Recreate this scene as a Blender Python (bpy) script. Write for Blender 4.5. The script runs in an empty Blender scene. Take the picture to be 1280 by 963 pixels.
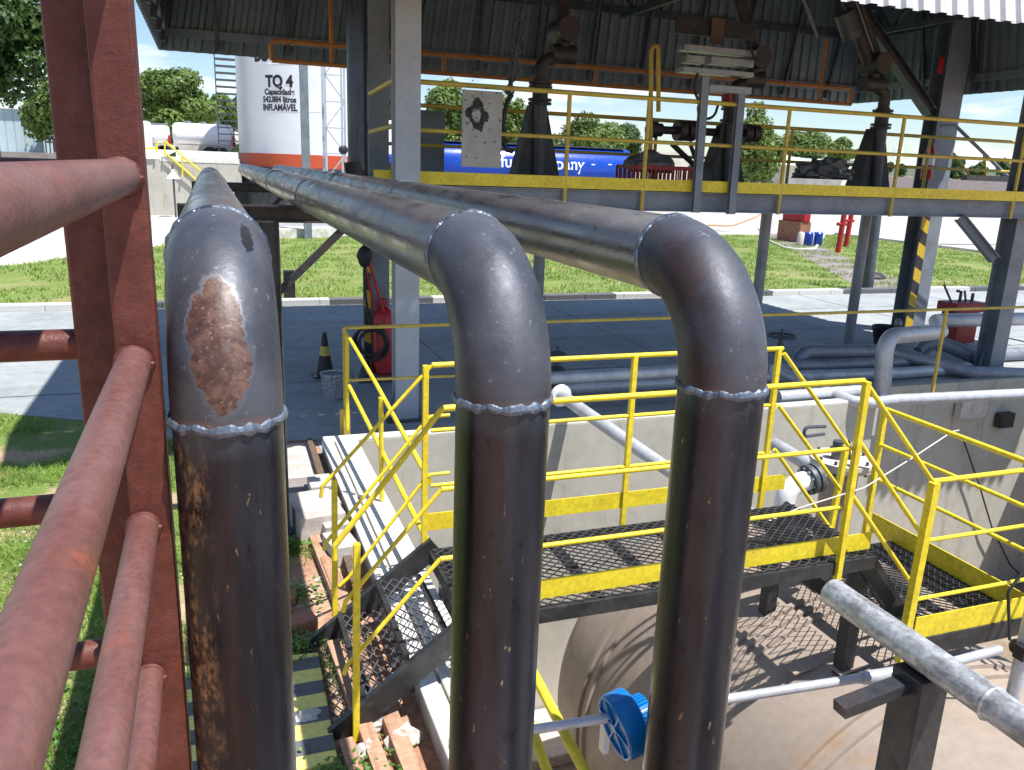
import bpy, bmesh, math, random
from mathutils import Vector, Matrix, noise as mnoise
random.seed(7)
# ------------------------------------------------------------ camera, sky, sun, exposure
S = bpy.context.scene
COL = S.collection
FPX, W0, H0, EYE = 1020.0, 1280.0, 963.0, 2.9
cy_ = Vector((260-640, 195-481.5, FPX)).normalized()
cx_ = Vector((3495-640, 316-481.5, FPX)).normalized()
cx_ = (cx_ - cy_*cx_.dot(cy_)).normalized()
cz_ = cy_.cross(cx_)
if cz_.y > 0: cz_ = -cz_
def ray(px, py):
    c = Vector((px-640, py-481.5, FPX))
    return Vector((cx_.dot(c), cy_.dot(c), cz_.dot(c)))
def P(px, py, x=None, y=None, z=None, d=None):
    r = ray(px, py)
    if x is not None: t = x/r.x
    elif y is not None: t = y/r.y
    elif z is not None: t = (z-EYE)/r.z
    else: t = d/FPX
    return Vector((r.x*t, r.y*t, EYE+r.z*t))
cam = bpy.data.cameras.new('camera'); camo = bpy.data.objects.new('camera', cam); COL.objects.link(camo)
cam.sensor_fit = 'HORIZONTAL'; cam.sensor_width = 36; cam.lens = 36*FPX/W0
cam.clip_start = .02; cam.clip_end = 4000
right = Vector((cx_.x, cy_.x, cz_.x)); down = Vector((cx_.y, cy_.y, cz_.y)); fwd = Vector((cx_.z, cy_.z, cz_.z))
m3 = Matrix((right, -down, -fwd)).transposed()
camo.matrix_world = Matrix.Translation((0, 0, EYE)) @ m3.to_4x4()
S.camera = camo

TOSUN = Vector((.29, -.32, 1)).normalized()
w = bpy.data.worlds.new('World'); S.world = w; w.use_nodes = True
nt = w.node_tree; N = nt.nodes; L = nt.links; N.clear()
out = N.new('ShaderNodeOutputWorld'); bg = N.new('ShaderNodeBackground'); bg.inputs[1].default_value = .10
sky = N.new('ShaderNodeTexSky'); sky.sky_type = 'NISHITA'; sky.sun_disc = False
sky.sun_elevation = math.asin(TOSUN.z); sky.sun_rotation = math.atan2(TOSUN.x, TOSUN.y)
sky.air_density = 1.0; sky.dust_density = .3; sky.ozone_density = 4.0
tc = N.new('ShaderNodeTexCoord'); sp = N.new('ShaderNodeSeparateXYZ'); L.new(tc.outputs['Generated'], sp.inputs[0])
dz = N.new('ShaderNodeMath'); dz.operation = 'MAXIMUM'; dz.inputs[1].default_value = .0; L.new(sp.outputs[2], dz.inputs[0])
dz2 = N.new('ShaderNodeMath'); dz2.operation = 'ADD'; dz2.inputs[1].default_value = .16; L.new(dz.outputs[0], dz2.inputs[0])
dv = []
for i in (0, 1):
    q = N.new('ShaderNodeMath'); q.operation = 'DIVIDE'; L.new(sp.outputs[i], q.inputs[0]); L.new(dz2.outputs[0], q.inputs[1]); dv.append(q)
cb = N.new('ShaderNodeCombineXYZ'); L.new(dv[0].outputs[0], cb.inputs[0]); L.new(dv[1].outputs[0], cb.inputs[1])
cn = N.new('ShaderNodeTexNoise'); cn.inputs['Scale'].default_value = .9; cn.inputs['Detail'].default_value = 9; cn.inputs['Roughness'].default_value = .58
L.new(cb.outputs[0], cn.inputs['Vector'])
cr = N.new('ShaderNodeValToRGB'); cr.color_ramp.elements[0].position = .51; cr.color_ramp.elements[1].position = .62
L.new(cn.outputs[0], cr.inputs[0])
mx = N.new('ShaderNodeMixRGB'); mx.inputs[2].default_value = (7.6, 7.8, 8.1, 1)
ce = N.new('ShaderNodeMapRange'); ce.inputs[1].default_value = .12; ce.inputs[2].default_value = .42; ce.inputs[3].default_value = .95; ce.inputs[4].default_value = .12; L.new(dz.outputs[0], ce.inputs[0])
cf = N.new('ShaderNodeMath'); cf.operation = 'MULTIPLY'; L.new(cr.outputs[0], cf.inputs[0]); L.new(ce.outputs[0], cf.inputs[1])
L.new(cf.outputs[0], mx.inputs[0]); L.new(sky.outputs[0], mx.inputs[1]); L.new(mx.outputs[0], bg.inputs[0]); L.new(bg.outputs[0], out.inputs[0])
sl = bpy.data.lights.new('sun', 'SUN'); sl.energy = 5.0; sl.angle = math.radians(.5); sl.color = (1, .96, .9)
so = bpy.data.objects.new('sun', sl); COL.objects.link(so); so.rotation_euler = TOSUN.to_track_quat('Z', 'Y').to_euler(); so.location = (0, 0, 20)
S.view_settings.view_transform = 'Standard'; S.view_settings.look = 'None'; S.view_settings.exposure = .70; S.view_settings.gamma = 1
S.view_settings.use_curve_mapping = False
try:
    S.cycles.max_bounces = 8; S.cycles.transparent_max_bounces = 8
except Exception: pass

# ------------------------------------------------------------ materials
def rgba(c): return (c[0], c[1], c[2], 1)
def mat(name, c1, rough=.6, metal=0, c2=None, scale=6, lo=.45, hi=.6, detail=6, stretch=(1, 1, 1), var=.25, vscale=30, bump=.15, bscale=60, c3=None, s3=14, lo3=.6, hi3=.68, st3=(1, 1, 1), spec=.5, world=False):
    m = bpy.data.materials.new(name); m.use_nodes = True; t = m.node_tree; n = t.nodes; l = t.links
    b = n['Principled BSDF']; b.inputs['Metallic'].default_value = metal; b.inputs['Specular IOR Level'].default_value = spec
    tc = n.new('ShaderNodeTexCoord'); src = tc.outputs['Object']
    if world:
        g = n.new('ShaderNodeNewGeometry'); src = g.outputs['Position']
    def mp(st):
        q = n.new('ShaderNodeMapping'); q.inputs['Scale'].default_value = st; l.new(src, q.inputs[0]); return q.outputs[0]
    def nz(sc, st=(1, 1, 1), det=6, ro=.6):
        q = n.new('ShaderNodeTexNoise'); q.inputs['Scale'].default_value = sc; q.inputs['Detail'].default_value = det; q.inputs['Roughness'].default_value = ro
        l.new(mp(st), q.inputs['Vector']); return q.outputs[0]
    def ramp(v, a, bb):
        q = n.new('ShaderNodeMapRange'); q.inputs[1].default_value = a; q.inputs[2].default_value = bb; l.new(v, q.inputs[0]); return q.outputs[0]
    def mix(f, a, bb, mode='MIX'):
        q = n.new('ShaderNodeMixRGB'); q.blend_type = mode
        for i, v in ((0, f), (1, a), (2, bb)):
            if isinstance(v, (int, float)): q.inputs[i].default_value = v
            elif isinstance(v, tuple): q.inputs[i].default_value = rgba(v)
            else: l.new(v, q.inputs[i])
        return q.outputs[0]
    col = c1
    if c2: col = mix(ramp(nz(scale, stretch, detail), lo, hi), c1, c2)
    if c3: col = mix(ramp(nz(s3, st3, 8, .7), lo3, hi3), col, c3)
    v = nz(vscale, (1, 1, 1), 5)
    vr = n.new('ShaderNodeMapRange'); vr.inputs[1].default_value = .3; vr.inputs[2].default_value = .7; vr.inputs[3].default_value = 1-var; vr.inputs[4].default_value = 1+var; l.new(v, vr.inputs[0])
    cbx = n.new('ShaderNodeCombineXYZ')
    for i in range(3): l.new(vr.outputs[0], cbx.inputs[i])
    col = mix(1.0, col, cbx.outputs[0], 'MULTIPLY')
    l.new(col, b.inputs['Base Color'])
    rr = n.new('ShaderNodeMapRange'); rr.inputs[1].default_value = .3; rr.inputs[2].default_value = .7
    rr.inputs[3].default_value = max(.05, rough-.12); rr.inputs[4].default_value = min(1, rough+.12); l.new(nz(vscale*.7), rr.inputs[0]); l.new(rr.outputs[0], b.inputs['Roughness'])
    if bump:
        bp = n.new('ShaderNodeBump'); bp.inputs['Strength'].default_value = bump; bp.inputs['Distance'].default_value = .01
        l.new(nz(bscale), bp.inputs['Height']); l.new(bp.outputs[0], b.inputs['Normal'])
    m['h'] = 1
    return m
M = {}
M['yellow'] = mat('yellow_paint', (.80, .64, .03), .42, c2=(.70, .54, .03), scale=5, lo=.42, hi=.62, var=.18, bump=.08, c3=(.26, .16, .06), s3=13, lo3=.65, hi3=.71)
M['dullyellow'] = mat('dull_yellow_paint', (.58, .44, .07), .5, c2=(.48, .36, .07), scale=4, var=.15, bump=.05)
M['orange'] = mat('orange_paint', (.5, .2, .05), .5, c2=(.4, .16, .05), scale=4, var=.15, bump=.05)
M['redoxide'] = mat('red_oxide_primer', (.085, .017, .011), .5, c2=(.125, .034, .024), scale=9, lo=.4, hi=.68, var=.22, vscale=55, bump=.22, bscale=130, c3=(.17, .03, .008), s3=5, lo3=.58, hi3=.72)
M['redtube'] = mat('dusty_red_primer', (.155, .074, .068), .45, c2=(.125, .048, .04), scale=7, lo=.42, hi=.66, var=.18, vscale=70, bump=.2, bscale=110, stretch=(1.5, .5, 1.5), c3=(.27, .065, .025), s3=4, lo3=.6, hi3=.75)
M['black_steel'] = mat('black_painted_steel', (.018, .019, .023), .45, var=.3, bump=.1, c2=(.035, .034, .036), scale=7)
M['treadmesh'] = mat('worn_tread_steel', (.13, .13, .15), .45, .3, var=.3, bump=.05)
M['grating'] = mat('grating_steel', (.07, .073, .085), .42, .3, var=.3, bump=.05)
M['grey_steel'] = mat('grey_painted_steel', (.20, .235, .28), .5, c2=(.15, .18, .22), scale=2, var=.12, bump=.05, c3=(.10, .08, .07), s3=6, lo3=.70, hi3=.76)
M['light_steel'] = mat('light_grey_column', (.42, .46, .52), .5, c2=(.36, .40, .45), scale=1.5, var=.08, bump=.04)
M['dark_steel'] = mat('dark_steel', (.05, .06, .075), .5, c2=(.08, .09, .10), scale=4, var=.25)
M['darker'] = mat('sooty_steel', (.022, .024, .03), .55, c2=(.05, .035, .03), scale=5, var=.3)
M['silver'] = mat('silver_painted_pipe', (.50, .52, .56), .38, .25, c2=(.40, .42, .46), scale=3, var=.12, bump=.06, c3=(.22, .17, .13), s3=8, lo3=.68, hi3=.76)
M['greypipe'] = mat('grey_painted_pipe', (.24, .26, .30), .42, .2, c2=(.17, .19, .23), scale=2, var=.15, bump=.05)
M['galv'] = mat('weathered_galvanised', (.46, .48, .50), .45, .45, c2=(.26, .26, .27), scale=16, lo=.44, hi=.6, var=.3, vscale=60, bump=.15, stretch=(2, .7, 2), c3=(.30, .15, .08), s3=9, lo3=.68, hi3=.8)
M['sheet'] = mat('grey_roof_sheet', (.15, .19, .21), .5, .2, c2=(.11, .145, .165), scale=.8, var=.1, vscale=6, bump=0)
M['fascia_out'] = mat('white_roof_sheet', (.62, .63, .66), .5, c2=(.52, .53, .56), scale=.8, var=.06, bump=0)
M['concrete'] = mat('yard_concrete', (.46, .44, .41), .85, c2=(.38, .37, .35), scale=.35, lo=.4, hi=.65, var=.12, vscale=3, bump=.15, bscale=40, c3=(.27, .26, .25), s3=.8, lo3=.62, hi3=.75, world=True)
M['asphalt'] = mat('drive_concrete', (.33, .35, .36), .8, c2=(.25, .27, .28), scale=.5, lo=.4, hi=.65, var=.14, vscale=5, bump=.12, bscale=50, c3=(.17, .18, .185), s3=.9, lo3=.62, hi3=.75, st3=(.3, 2, 1), world=True)
M['soil'] = mat('red_soil', (.34, .185, .115), .95, c2=(.42, .29, .20), scale=2.2, lo=.4, hi=.62, var=.3, vscale=22, bump=.5, bscale=28, c3=(.42, .33, .25), s3=9, lo3=.62, hi3=.7, world=True)
M['turf'] = mat('turf_base', (.13, .19, .035), .95, c2=(.18, .22, .055), scale=.9, lo=.4, hi=.65, var=.35, vscale=26, bump=.4, bscale=20, c3=(.27, .24, .11), s3=.55, lo3=.52, hi3=.66, world=True)
M['wall'] = mat('rendered_wall', (.46, .44, .385), .85, c2=(.41, .395, .345), scale=1.2, var=.07, vscale=9, bump=.12, bscale=22, c3=(.27, .25, .20), s3=2.2, lo3=.55, hi3=.75, st3=(2.2, 2.2, .3), world=True)
M['walltop'] = mat('white_wall_cap', (.74, .73, .70), .8, c2=(.62, .60, .56), scale=4, var=.1, vscale=20, bump=.3, bscale=30, world=True)
M['slab'] = mat('pale_slab', (.52, .46, .42), .9, c2=(.42, .37, .34), scale=4, var=.15, vscale=20, bump=.3)
M['greyslab'] = mat('grey_slab', (.24, .21, .20), .9, c2=(.20, .17, .16), scale=3, var=.12, bump=.2)
M['pitfloor'] = mat('pit_floor', (.30, .24, .18), .9, c2=(.22, .17, .12), scale=1.2, var=.2, bump=.3, world=True)
M['tank'] = mat('dusty_cream_tank', (.345, .285, .24), .55, c2=(.29, .235, .195), scale=1.4, lo=.4, hi=.65, var=.08, vscale=14, bump=.06, c3=(.36, .22, .12), s3=2.6, lo3=.58, hi3=.78)
M['white'] = mat('white_paint', (.86, .86, .88), .5, c2=(.82, .82, .85), scale=.6, var=.03, bump=0)
M['cream'] = mat('cream_paint', (.62, .58, .52), .6, c2=(.5, .46, .4), scale=.8, var=.08, bump=0)
M['tankred'] = mat('orange_red_band', (.62, .10, .035), .5, var=.06, bump=0)
M['blue'] = mat('deep_blue_paint', (.008, .06, .42), .25, c2=(.006, .05, .36), scale=1, var=.05, bump=0)
M['bluecap'] = mat('bright_blue_plastic', (.0, .17, .50), .28, c2=(.0, .15, .44), scale=12, var=.06, bump=.03)
M['red'] = mat('red_paint', (.45, .012, .02), .38, c2=(.36, .012, .018), scale=8, var=.15)
M['crate'] = mat('red_plastic', (.34, .02, .02), .5, var=.15)
M['black'] = mat('matt_black', (.012, .012, .014), .5, var=.3)
M['ink'] = mat('black_lettering', (.015, .015, .02), .6, var=.05, bump=0)
M['whiteink'] = mat('white_lettering', (.85, .85, .88), .5, var=.03, bump=0)
M['wood'] = mat('brown_lumber', (.42, .26, .17), .8, c2=(.33, .18, .11), scale=5, stretch=(6, .5, 6), var=.2, vscale=30, bump=.2)
M['brick'] = mat('fired_brick', (.38, .17, .11), .9, c2=(.30, .13, .09), scale=6, var=.2, bump=.3)
M['block'] = mat('concrete_block', (.52, .50, .47), .9, c2=(.42, .40, .37), scale=6, var=.15, bump=.35)
M['tarp'] = mat('grey_tarpaulin', (.10, .11, .115), .35, c2=(.16, .17, .18), scale=6, var=.2)
M['beige'] = mat('stained_board', (.40, .40, .37), .7, c2=(.34, .34, .32), scale=3, var=.08)
M['aluminium'] = mat('aluminium_box', (.30, .33, .35), .4, .4, c2=(.22, .25, .27), scale=6, var=.15)
M['rubber'] = mat('black_rubber', (.02, .02, .022), .6, var=.2)
M['bark'] = mat('bark', (.12, .085, .06), .95, var=.35, bump=.6)
M['stone'] = mat('whitewashed_stone', (.70, .68, .64), .9, c2=(.5, .48, .44), scale=3, var=.15, bump=.3)
M['shed'] = mat('pale_blue_sheet', (.42, .52, .56), .6, c2=(.22, .42, .55), scale=.9, lo=.5, hi=.65, var=.08, stretch=(1, 1, .6))
M['paintyellow'] = mat('floor_marking_yellow', (.68, .55, .08), .8, c2=(.62, .56, .30), scale=6, var=.15)
M['terracotta'] = mat('distant_roof', (.6, .6, .58), .8, var=.1)
def leafmat(name, a, b, c):
    m = mat(name, a, .55, c2=b, scale=.55, lo=.4, hi=.6, var=.45, vscale=3.0, bump=0, c3=c, s3=1.6, lo3=.55, hi3=.72, world=True)
    n = m.node_tree.nodes; l = m.node_tree.links; bs = n['Principled BSDF']
    tr = n.new('ShaderNodeBsdfTranslucent'); ms = n.new('ShaderNodeMixShader'); ms.inputs[0].default_value = .3
    l.new(bs.inputs['Base Color'].links[0].from_socket, tr.inputs[0]); l.new(bs.outputs[0], ms.inputs[1]); l.new(tr.outputs[0], ms.inputs[2])
    l.new(ms.outputs[0], n['Material Output'].inputs[0]); return m
M['leaf'] = leafmat('tree_leaves', (.085, .15, .025), (.15, .22, .04), (.24, .27, .05))
M['darkleaf'] = leafmat('dark_tree_leaves', (.04, .09, .02), (.065, .12, .025), (.10, .16, .03))
M['grassblade'] = leafmat('grass_blades', (.19, .31, .05), (.26, .36, .08), (.38, .38, .14))
M['weed'] = leafmat('weed_leaves', (.10, .22, .03), (.15, .28, .05), (.22, .32, .08))
# striped paint (diagonal bands belong to the thing itself)
def stripes(name, a, b, width, ang, axis='XZ', base=None):
    m = mat(name, a, .6, var=.12); n = m.node_tree.nodes; l = m.node_tree.links; bs = n['Principled BSDF']
    tc = n.new('ShaderNodeTexCoord'); mp = n.new('ShaderNodeSeparateXYZ'); l.new(tc.outputs['Object'], mp.inputs[0])
    i, j = {'XZ': (0, 2), 'YZ': (1, 2), 'XY': (0, 1)}[axis]
    a1 = n.new('ShaderNodeMath'); a1.operation = 'MULTIPLY'; a1.inputs[1].default_value = math.sin(ang)/width; l.new(mp.outputs[i], a1.inputs[0])
    a2 = n.new('ShaderNodeMath'); a2.operation = 'MULTIPLY_ADD'; a2.inputs[1].default_value = math.cos(ang)/width; l.new(mp.outputs[j], a2.inputs[0]); l.new(a1.outputs[0], a2.inputs[2])
    fr = n.new('ShaderNodeMath'); fr.operation = 'FRACT'; l.new(a2.outputs[0], fr.inputs[0])
    gt = n.new('ShaderNodeMath'); gt.operation = 'GREATER_THAN'; gt.inputs[1].default_value = .5; l.new(fr.outputs[0], gt.inputs[0])
    mxx = n.new('ShaderNodeMixRGB'); l.new(gt.outputs[0], mxx.inputs[0]); l.new(bs.inputs['Base Color'].links[0].from_socket, mxx.inputs[1]); mxx.inputs[2].default_value = rgba(b)
    l.new(mxx.outputs[0], bs.inputs['Base Color']); return m
M['hazard'] = stripes('hazard_stripes', (.62, .43, .03), (.03, .03, .035), .42, math.radians(28))
M['kerbpaint'] = stripes('kerb_black_white', (.55, .54, .52), (.11, .11, .115), 4.4, math.radians(90))
M['mat_stripes'] = stripes('step_stripes', (.80, .70, .20), (.13, .13, .14), .24, 0, 'XY')

# mill-scale steel of the big pipes, coordinates local to each pipe run
def millsteel(name, kind, seed=0, patch=None):
    m = bpy.data.materials.new(name); m.use_nodes = True; t = m.node_tree; n = t.nodes; l = t.links; b = n['Principled BSDF']
    tc = n.new('ShaderNodeTexCoord'); src = tc.outputs['Object']
    def nz(sc, st=(1, 1, 1), det=7, ro=.62, off=0):
        mp = n.new('ShaderNodeMapping'); mp.inputs['Scale'].default_value = st; mp.inputs['Location'].default_value = (seed*3.1+off, seed*1.7, off)
        l.new(src, mp.inputs[0]); q = n.new('ShaderNodeTexNoise'); q.inputs['Scale'].default_value = sc; q.inputs['Detail'].default_value = det; q.inputs['Roughness'].default_value = ro
        l.new(mp.outputs[0], q.inputs['Vector']); return q.outputs[0]
    def rmp(v, a, c, lo=0, hi=1):
        q = n.new('ShaderNodeMapRange'); q.inputs[1].default_value = a; q.inputs[2].default_value = c; q.inputs[3].default_value = lo; q.inputs[4].default_value = hi; l.new(v, q.inputs[0]); return q.outputs[0]
    def mth(op, a, c):
        q = n.new('ShaderNodeMath'); q.operation = op
        for i, v in ((0, a), (1, c)):
            if isinstance(v, (int, float)): q.inputs[i].default_value = v
            else: l.new(v, q.inputs[i])
        return q.outputs[0]
    def mix(f, a, c):
        q = n.new('ShaderNodeMixRGB')
        for i, v in ((0, f), (1, a), (2, c)):
            if isinstance(v, (int, float)): q.inputs[i].default_value = v
            elif isinstance(v, tuple): q.inputs[i].default_value = rgba(v)
            else: l.new(v, q.inputs[i])
        return q.outputs[0]
    sx = n.new('ShaderNodeSeparateXYZ'); l.new(src, sx.inputs[0])
    if kind == 'riser':
        col = mix(rmp(nz(5, (1, 1, .15)), .4, .62), (.014, .014, .020), (.046, .048, .064))
        col = mix(rmp(nz(6, (1.6, 1.6, .08), off=4), .54, .72, 0, .8), col, (.058, .026, .02))
        col = mix(rmp(nz(26, (1, 1, .5), off=9), .60, .68, 0, .8), col, (.012, .012, .014))
        col = mix(rmp(nz(60, (1, 1, .35), off=2), .66, .72, 0, .7), col, (.42, .30, .17))
        if patch == 'flaky':   # flaking left flank of the first pipe
            fl = mth('MULTIPLY', rmp(sx.outputs[0], -.035, -.075), rmp(nz(30, (1, 1, .25), off=6), .42, .55))
            col = mix(mth('MULTIPLY', fl, .85), col, mix(rmp(nz(70, (1, 1, .6)), .45, .6), (.03, .022, .018), (.36, .21, .10)))
        met, rg = .55, .25
        # heat tint and grinding under the weld
        col = mix(rmp(mth('ADD', sx.outputs[2], rmp(nz(14), .3, .7, -.03, .03)), 2.33, 2.38, 0, .7), col, (.06, .075, .10))
    elif kind == 'elbow':
        col = mix(rmp(nz(5), .38, .64), (.050, .055, .072), (.085, .092, .115))
        col = mix(rmp(nz(55, off=3), .63, .70, 0, .6), col, (.24, .25, .28))
        col = mix(rmp(nz(90, off=8), .66, .70, 0, .8), col, (.02, .02, .025))
        col = mix(mth('MULTIPLY', rmp(sx.outputs[2], 2.425, 2.385), rmp(nz(9, off=5), .42, .56)), col, (.30, .135, .07))
        fl = mth('MULTIPLY', rmp(sx.outputs[0], -.03, -.085), rmp(nz(6, off=7), .42, .58)); col = mix(mth('MULTIPLY', fl, .8 if seed == 12 else .2), col, (.05, .024, .018))
        met, rg = .35, .42
    else:
        col = mix(rmp(nz(3.5, (1, .2, 1)), .4, .62), (.13, .12, .125), (.20, .19, .195))
        col = mix(rmp(nz(5, (1.5, .12, 1.5), off=3), .55, .72, 0, .8), col, (.25, .14, .10))
        col = mix(rmp(nz(24, (1, .3, 1), off=6), .63, .69, 0, .8), col, (.03, .03, .035))
        met, rg = .85, .25
    if patch == 'rust':
        # the bare rusty patch, an irregular upright oval on the camera side of the elbow
        u = mth('DIVIDE', mth('SUBTRACT', sx.outputs[0], -.010), .052); v = mth('DIVIDE', mth('SUBTRACT', sx.outputs[2], 2.555), .115)
        d = mth('ADD', mth('MULTIPLY', u, u), mth('MULTIPLY', v, v)); d = mth('ADD', d, rmp(nz(16, off=1), .3, .7, -.55, .55)); d = mth('ADD', d, rmp(nz(60, off=1), .3, .7, -.15, .15))
        front = rmp(sx.outputs[1], .05, .0)
        edge = mth('MULTIPLY', rmp(d, 1.35, 1.15), front)
        inn = mth('MULTIPLY', rmp(d, 1.08, .95), front)
        col = mix(mth('MULTIPLY', edge, rmp(sx.outputs[2], 2.56, 2.64, .25, .9)), col, (.17, .17, .20))
        rc = mix(rmp(nz(28), .4, .62), (.062, .028, .021), (.125, .068, .052)); rc = mix(rmp(nz(55, off=5), .50, .60), rc, (.05, .024, .018)); rc = mix(rmp(nz(110), .60, .66), rc, (.22, .13, .10)); rc = mix(rmp(nz(12, off=2), .58, .66), rc, (.10, .085, .085))
        col = mix(inn, col, rc)
        # dark scuff up on the shoulder
        q1 = mth('DIVIDE', mth('SUBTRACT', sx.outputs[0], .055), .012); q2 = mth('DIVIDE', mth('SUBTRACT', sx.outputs[1], .13), .05)
        sc = mth('ADD', mth('MULTIPLY', q1, q1), mth('MULTIPLY', q2, q2)); sc = mth('ADD', sc, rmp(nz(80), .3, .7, -.5, .5)); col = mix(rmp(sc, 1.1, .8), col, (.01, .01, .012))
        mm = mth('SUBTRACT', met, mth('MULTIPLY', inn, met)); l.new(mm, b.inputs['Metallic'])
    else: b.inputs['Metallic'].default_value = met
    l.new(col, b.inputs['Base Color'])
    l.new(rmp(nz(13, (1, 1, .3) if kind != 'run' else (1, .3, 1)), .3, .7, rg-.08, rg+.2), b.inputs['Roughness'])
    bp = n.new('ShaderNodeBump'); bp.inputs['Strength'].default_value = .22; bp.inputs['Distance'].default_value = .004
    l.new(mth('ADD', nz(70), mth('MULTIPLY', nz(14), .6)), bp.inputs['Height']); l.new(bp.outputs[0], b.inputs['Normal'])
    return m
M['weld'] = mat('weld_bead', (.20, .25, .32), .38, .6, c2=(.07, .085, .12), scale=12, lo=.4, hi=.6, var=.2, vscale=50, bump=.2, bscale=120, c3=(.30, .15, .08), s3=9, lo3=.62, hi3=.7)

# ------------------------------------------------------------ mesh helpers
def fillet(pts, r, n=6):
    pts = [Vector(p) for p in pts]; o = [pts[0]]
    for i in range(1, len(pts)-1):
        a, b, c = pts[i-1], pts[i], pts[i+1]; u = (a-b); v = (c-b); lu, lv = u.length, v.length
        if lu < 1e-6 or lv < 1e-6: continue
        u /= lu; v /= lv; ang = u.angle(v, math.pi)
        if ang > math.pi-.03: o.append(b); continue
        d = min(r/math.tan(ang/2), lu*.48, lv*.48); p0 = b+u*d; p2 = b+v*d
        rr = d*math.tan(ang/2); cc = b+(u+v).normalized()*(rr/math.sin(ang/2))
        e0 = (p0-cc); e2 = (p2-cc)
        for k in range(n+1):
            fi = math.pi-ang; t_ = k/n; q = (e0*math.sin((1-t_)*fi)+e2*math.sin(t_*fi))/math.sin(fi)
            o.append(cc+q)
    o.append(pts[-1]); return o
class MB:
    def __init__(s): s.v = []; s.f = []
    def add(s, vs, fs):
        k = len(s.v); s.v += [Vector(q) for q in vs]; s.f += [tuple(i+k for i in f) for f in fs]; return s
    def box(s, a, b):
        x0, x1 = sorted((a[0], b[0])); y0, y1 = sorted((a[1], b[1])); z0, z1 = sorted((a[2], b[2]))
        return s.add([(x0,y0,z0),(x1,y0,z0),(x1,y1,z0),(x0,y1,z0),(x0,y0,z1),(x1,y0,z1),(x1,y1,z1),(x0,y1,z1)],
                     [(0,3,2,1),(4,5,6,7),(0,1,5,4),(1,2,6,5),(2,3,7,6),(3,0,4,7)])
    def bar(s, p, q, w, h, up=(0, 0, 1)):
        p, q = Vector(p), Vector(q); d = (q-p).normalized(); up = Vector(up)
        if abs(d.dot(up)) > .98: up = Vector((0, 1, 0))
        sd = d.cross(up).normalized()*w/2; u = sd.cross(d).normalized()*h/2
        vs = [p-sd-u, p+sd-u, p+sd+u, p-sd+u, q-sd-u, q+sd-u, q+sd+u, q-sd+u]
        return s.add(vs, [(0,3,2,1),(4,5,6,7),(0,1,5,4),(1,2,6,5),(2,3,7,6),(3,0,4,7)])
    def ibeam(s, p, q, w, h, t=.012, up=(0, 0, 1)):
        p, q = Vector(p), Vector(q); d = (q-p).normalized(); up = Vector(up)
        if abs(d.dot(up)) > .98: up = Vector((0, 1, 0))
        sd = d.cross(up).normalized(); u = sd.cross(d).normalized()
        s.bar(p+u*(h/2-t/2), q+u*(h/2-t/2), w, t, up); s.bar(p-u*(h/2-t/2), q-u*(h/2-t/2), w, t, up); s.bar(p, q, t, h-2*t, up); return s
    def tube(s, pts, r, seg=12, cap=True, rs=None):
        pts = [Vector(p) for p in pts]; n = len(pts); T = []
        for i in range(n):
            a = pts[max(i-1, 0)]; b = pts[min(i+1, n-1)]; d = b-a; T.append(d.normalized() if d.length > 1e-9 else Vector((0, 0, 1)))
        ref = Vector((0, 0, 1)) if abs(T[0].z) < .9 else Vector((1, 0, 0)); u = T[0].cross(ref).normalized(); vs = []; fs = []
        for i in range(n):
            u = (u-T[i]*u.dot(T[i])).normalized(); w_ = T[i].cross(u); rr = rs[i] if rs else r
            for k in range(seg):
                a = 2*math.pi*k/seg; vs.append(pts[i]+(u*math.cos(a)+w_*math.sin(a))*rr)
        for i in range(n-1):
            for k in range(seg):
                a = i*seg+k; b = i*seg+(k+1) % seg; fs.append((a, b, b+seg, a+seg))
        if cap: fs.append(tuple(range(seg-1, -1, -1))); fs.append(tuple((n-1)*seg+k for k in range(seg)))
        return s.add(vs, fs)
    def cyl(s, p, q, r, seg=20, r2=None): return s.tube([p, q], r, seg, rs=[r, r if r2 is None else r2])
    def ring(s, c, axis, R, r, seg=40, ss=8, bumpy=0):
        ax = Vector(axis).normalized(); ref = Vector((0, 0, 1)) if abs(ax.z) < .9 else Vector((1, 0, 0)); u = ax.cross(ref).normalized(); w_ = ax.cross(u); c = Vector(c)
        vs = []; fs = []
        for i in range(seg):
            a = 2*math.pi*i/seg; dr = u*math.cos(a)+w_*math.sin(a)
            k = 1+bumpy*(mnoise.noise(Vector((i*.11, R*50, 0)))*1.5+mnoise.noise(Vector((i*.42, R*50, 5)))*.4); off = bumpy*mnoise.noise(Vector((i*.07, 7, R)))*r*1.6
            for j in range(ss):
                b = 2*math.pi*j/ss; vs.append(c+dr*(R+math.cos(b)*r*k)+ax*(math.sin(b)*r*1.15*k+off))
        for i in range(seg):
            for j in range(ss):
                a = i*ss+j; b = i*ss+(j+1) % ss; c2 = ((i+1) % seg)*ss+(j+1) % ss; d = ((i+1) % seg)*ss+j; fs.append((a, d, c2, b))
        return s.add(vs, fs)
    def lathe(s, c, axis, prof, seg=24):
        ax = Vector(axis).normalized(); ref = Vector((0, 0, 1)) if abs(ax.z) < .9 else Vector((1, 0, 0)); u = ax.cross(ref).normalized(); w_ = ax.cross(u); c = Vector(c)
        vs = []; fs = []; n = len(prof)
        for (h, r) in prof:
            for k in range(seg):
                a = 2*math.pi*k/seg; vs.append(c+ax*h+(u*math.cos(a)+w_*math.sin(a))*max(r, 1e-4))
        for i in range(n-1):
            for k in range(seg):
                a = i*seg+k; b = i*seg+(k+1) % seg; fs.append((a, b, b+seg, a+seg))
        fs.append(tuple(range(seg-1, -1, -1))); fs.append(tuple((n-1)*seg+k for k in range(seg))); return s.add(vs, fs)
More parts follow.
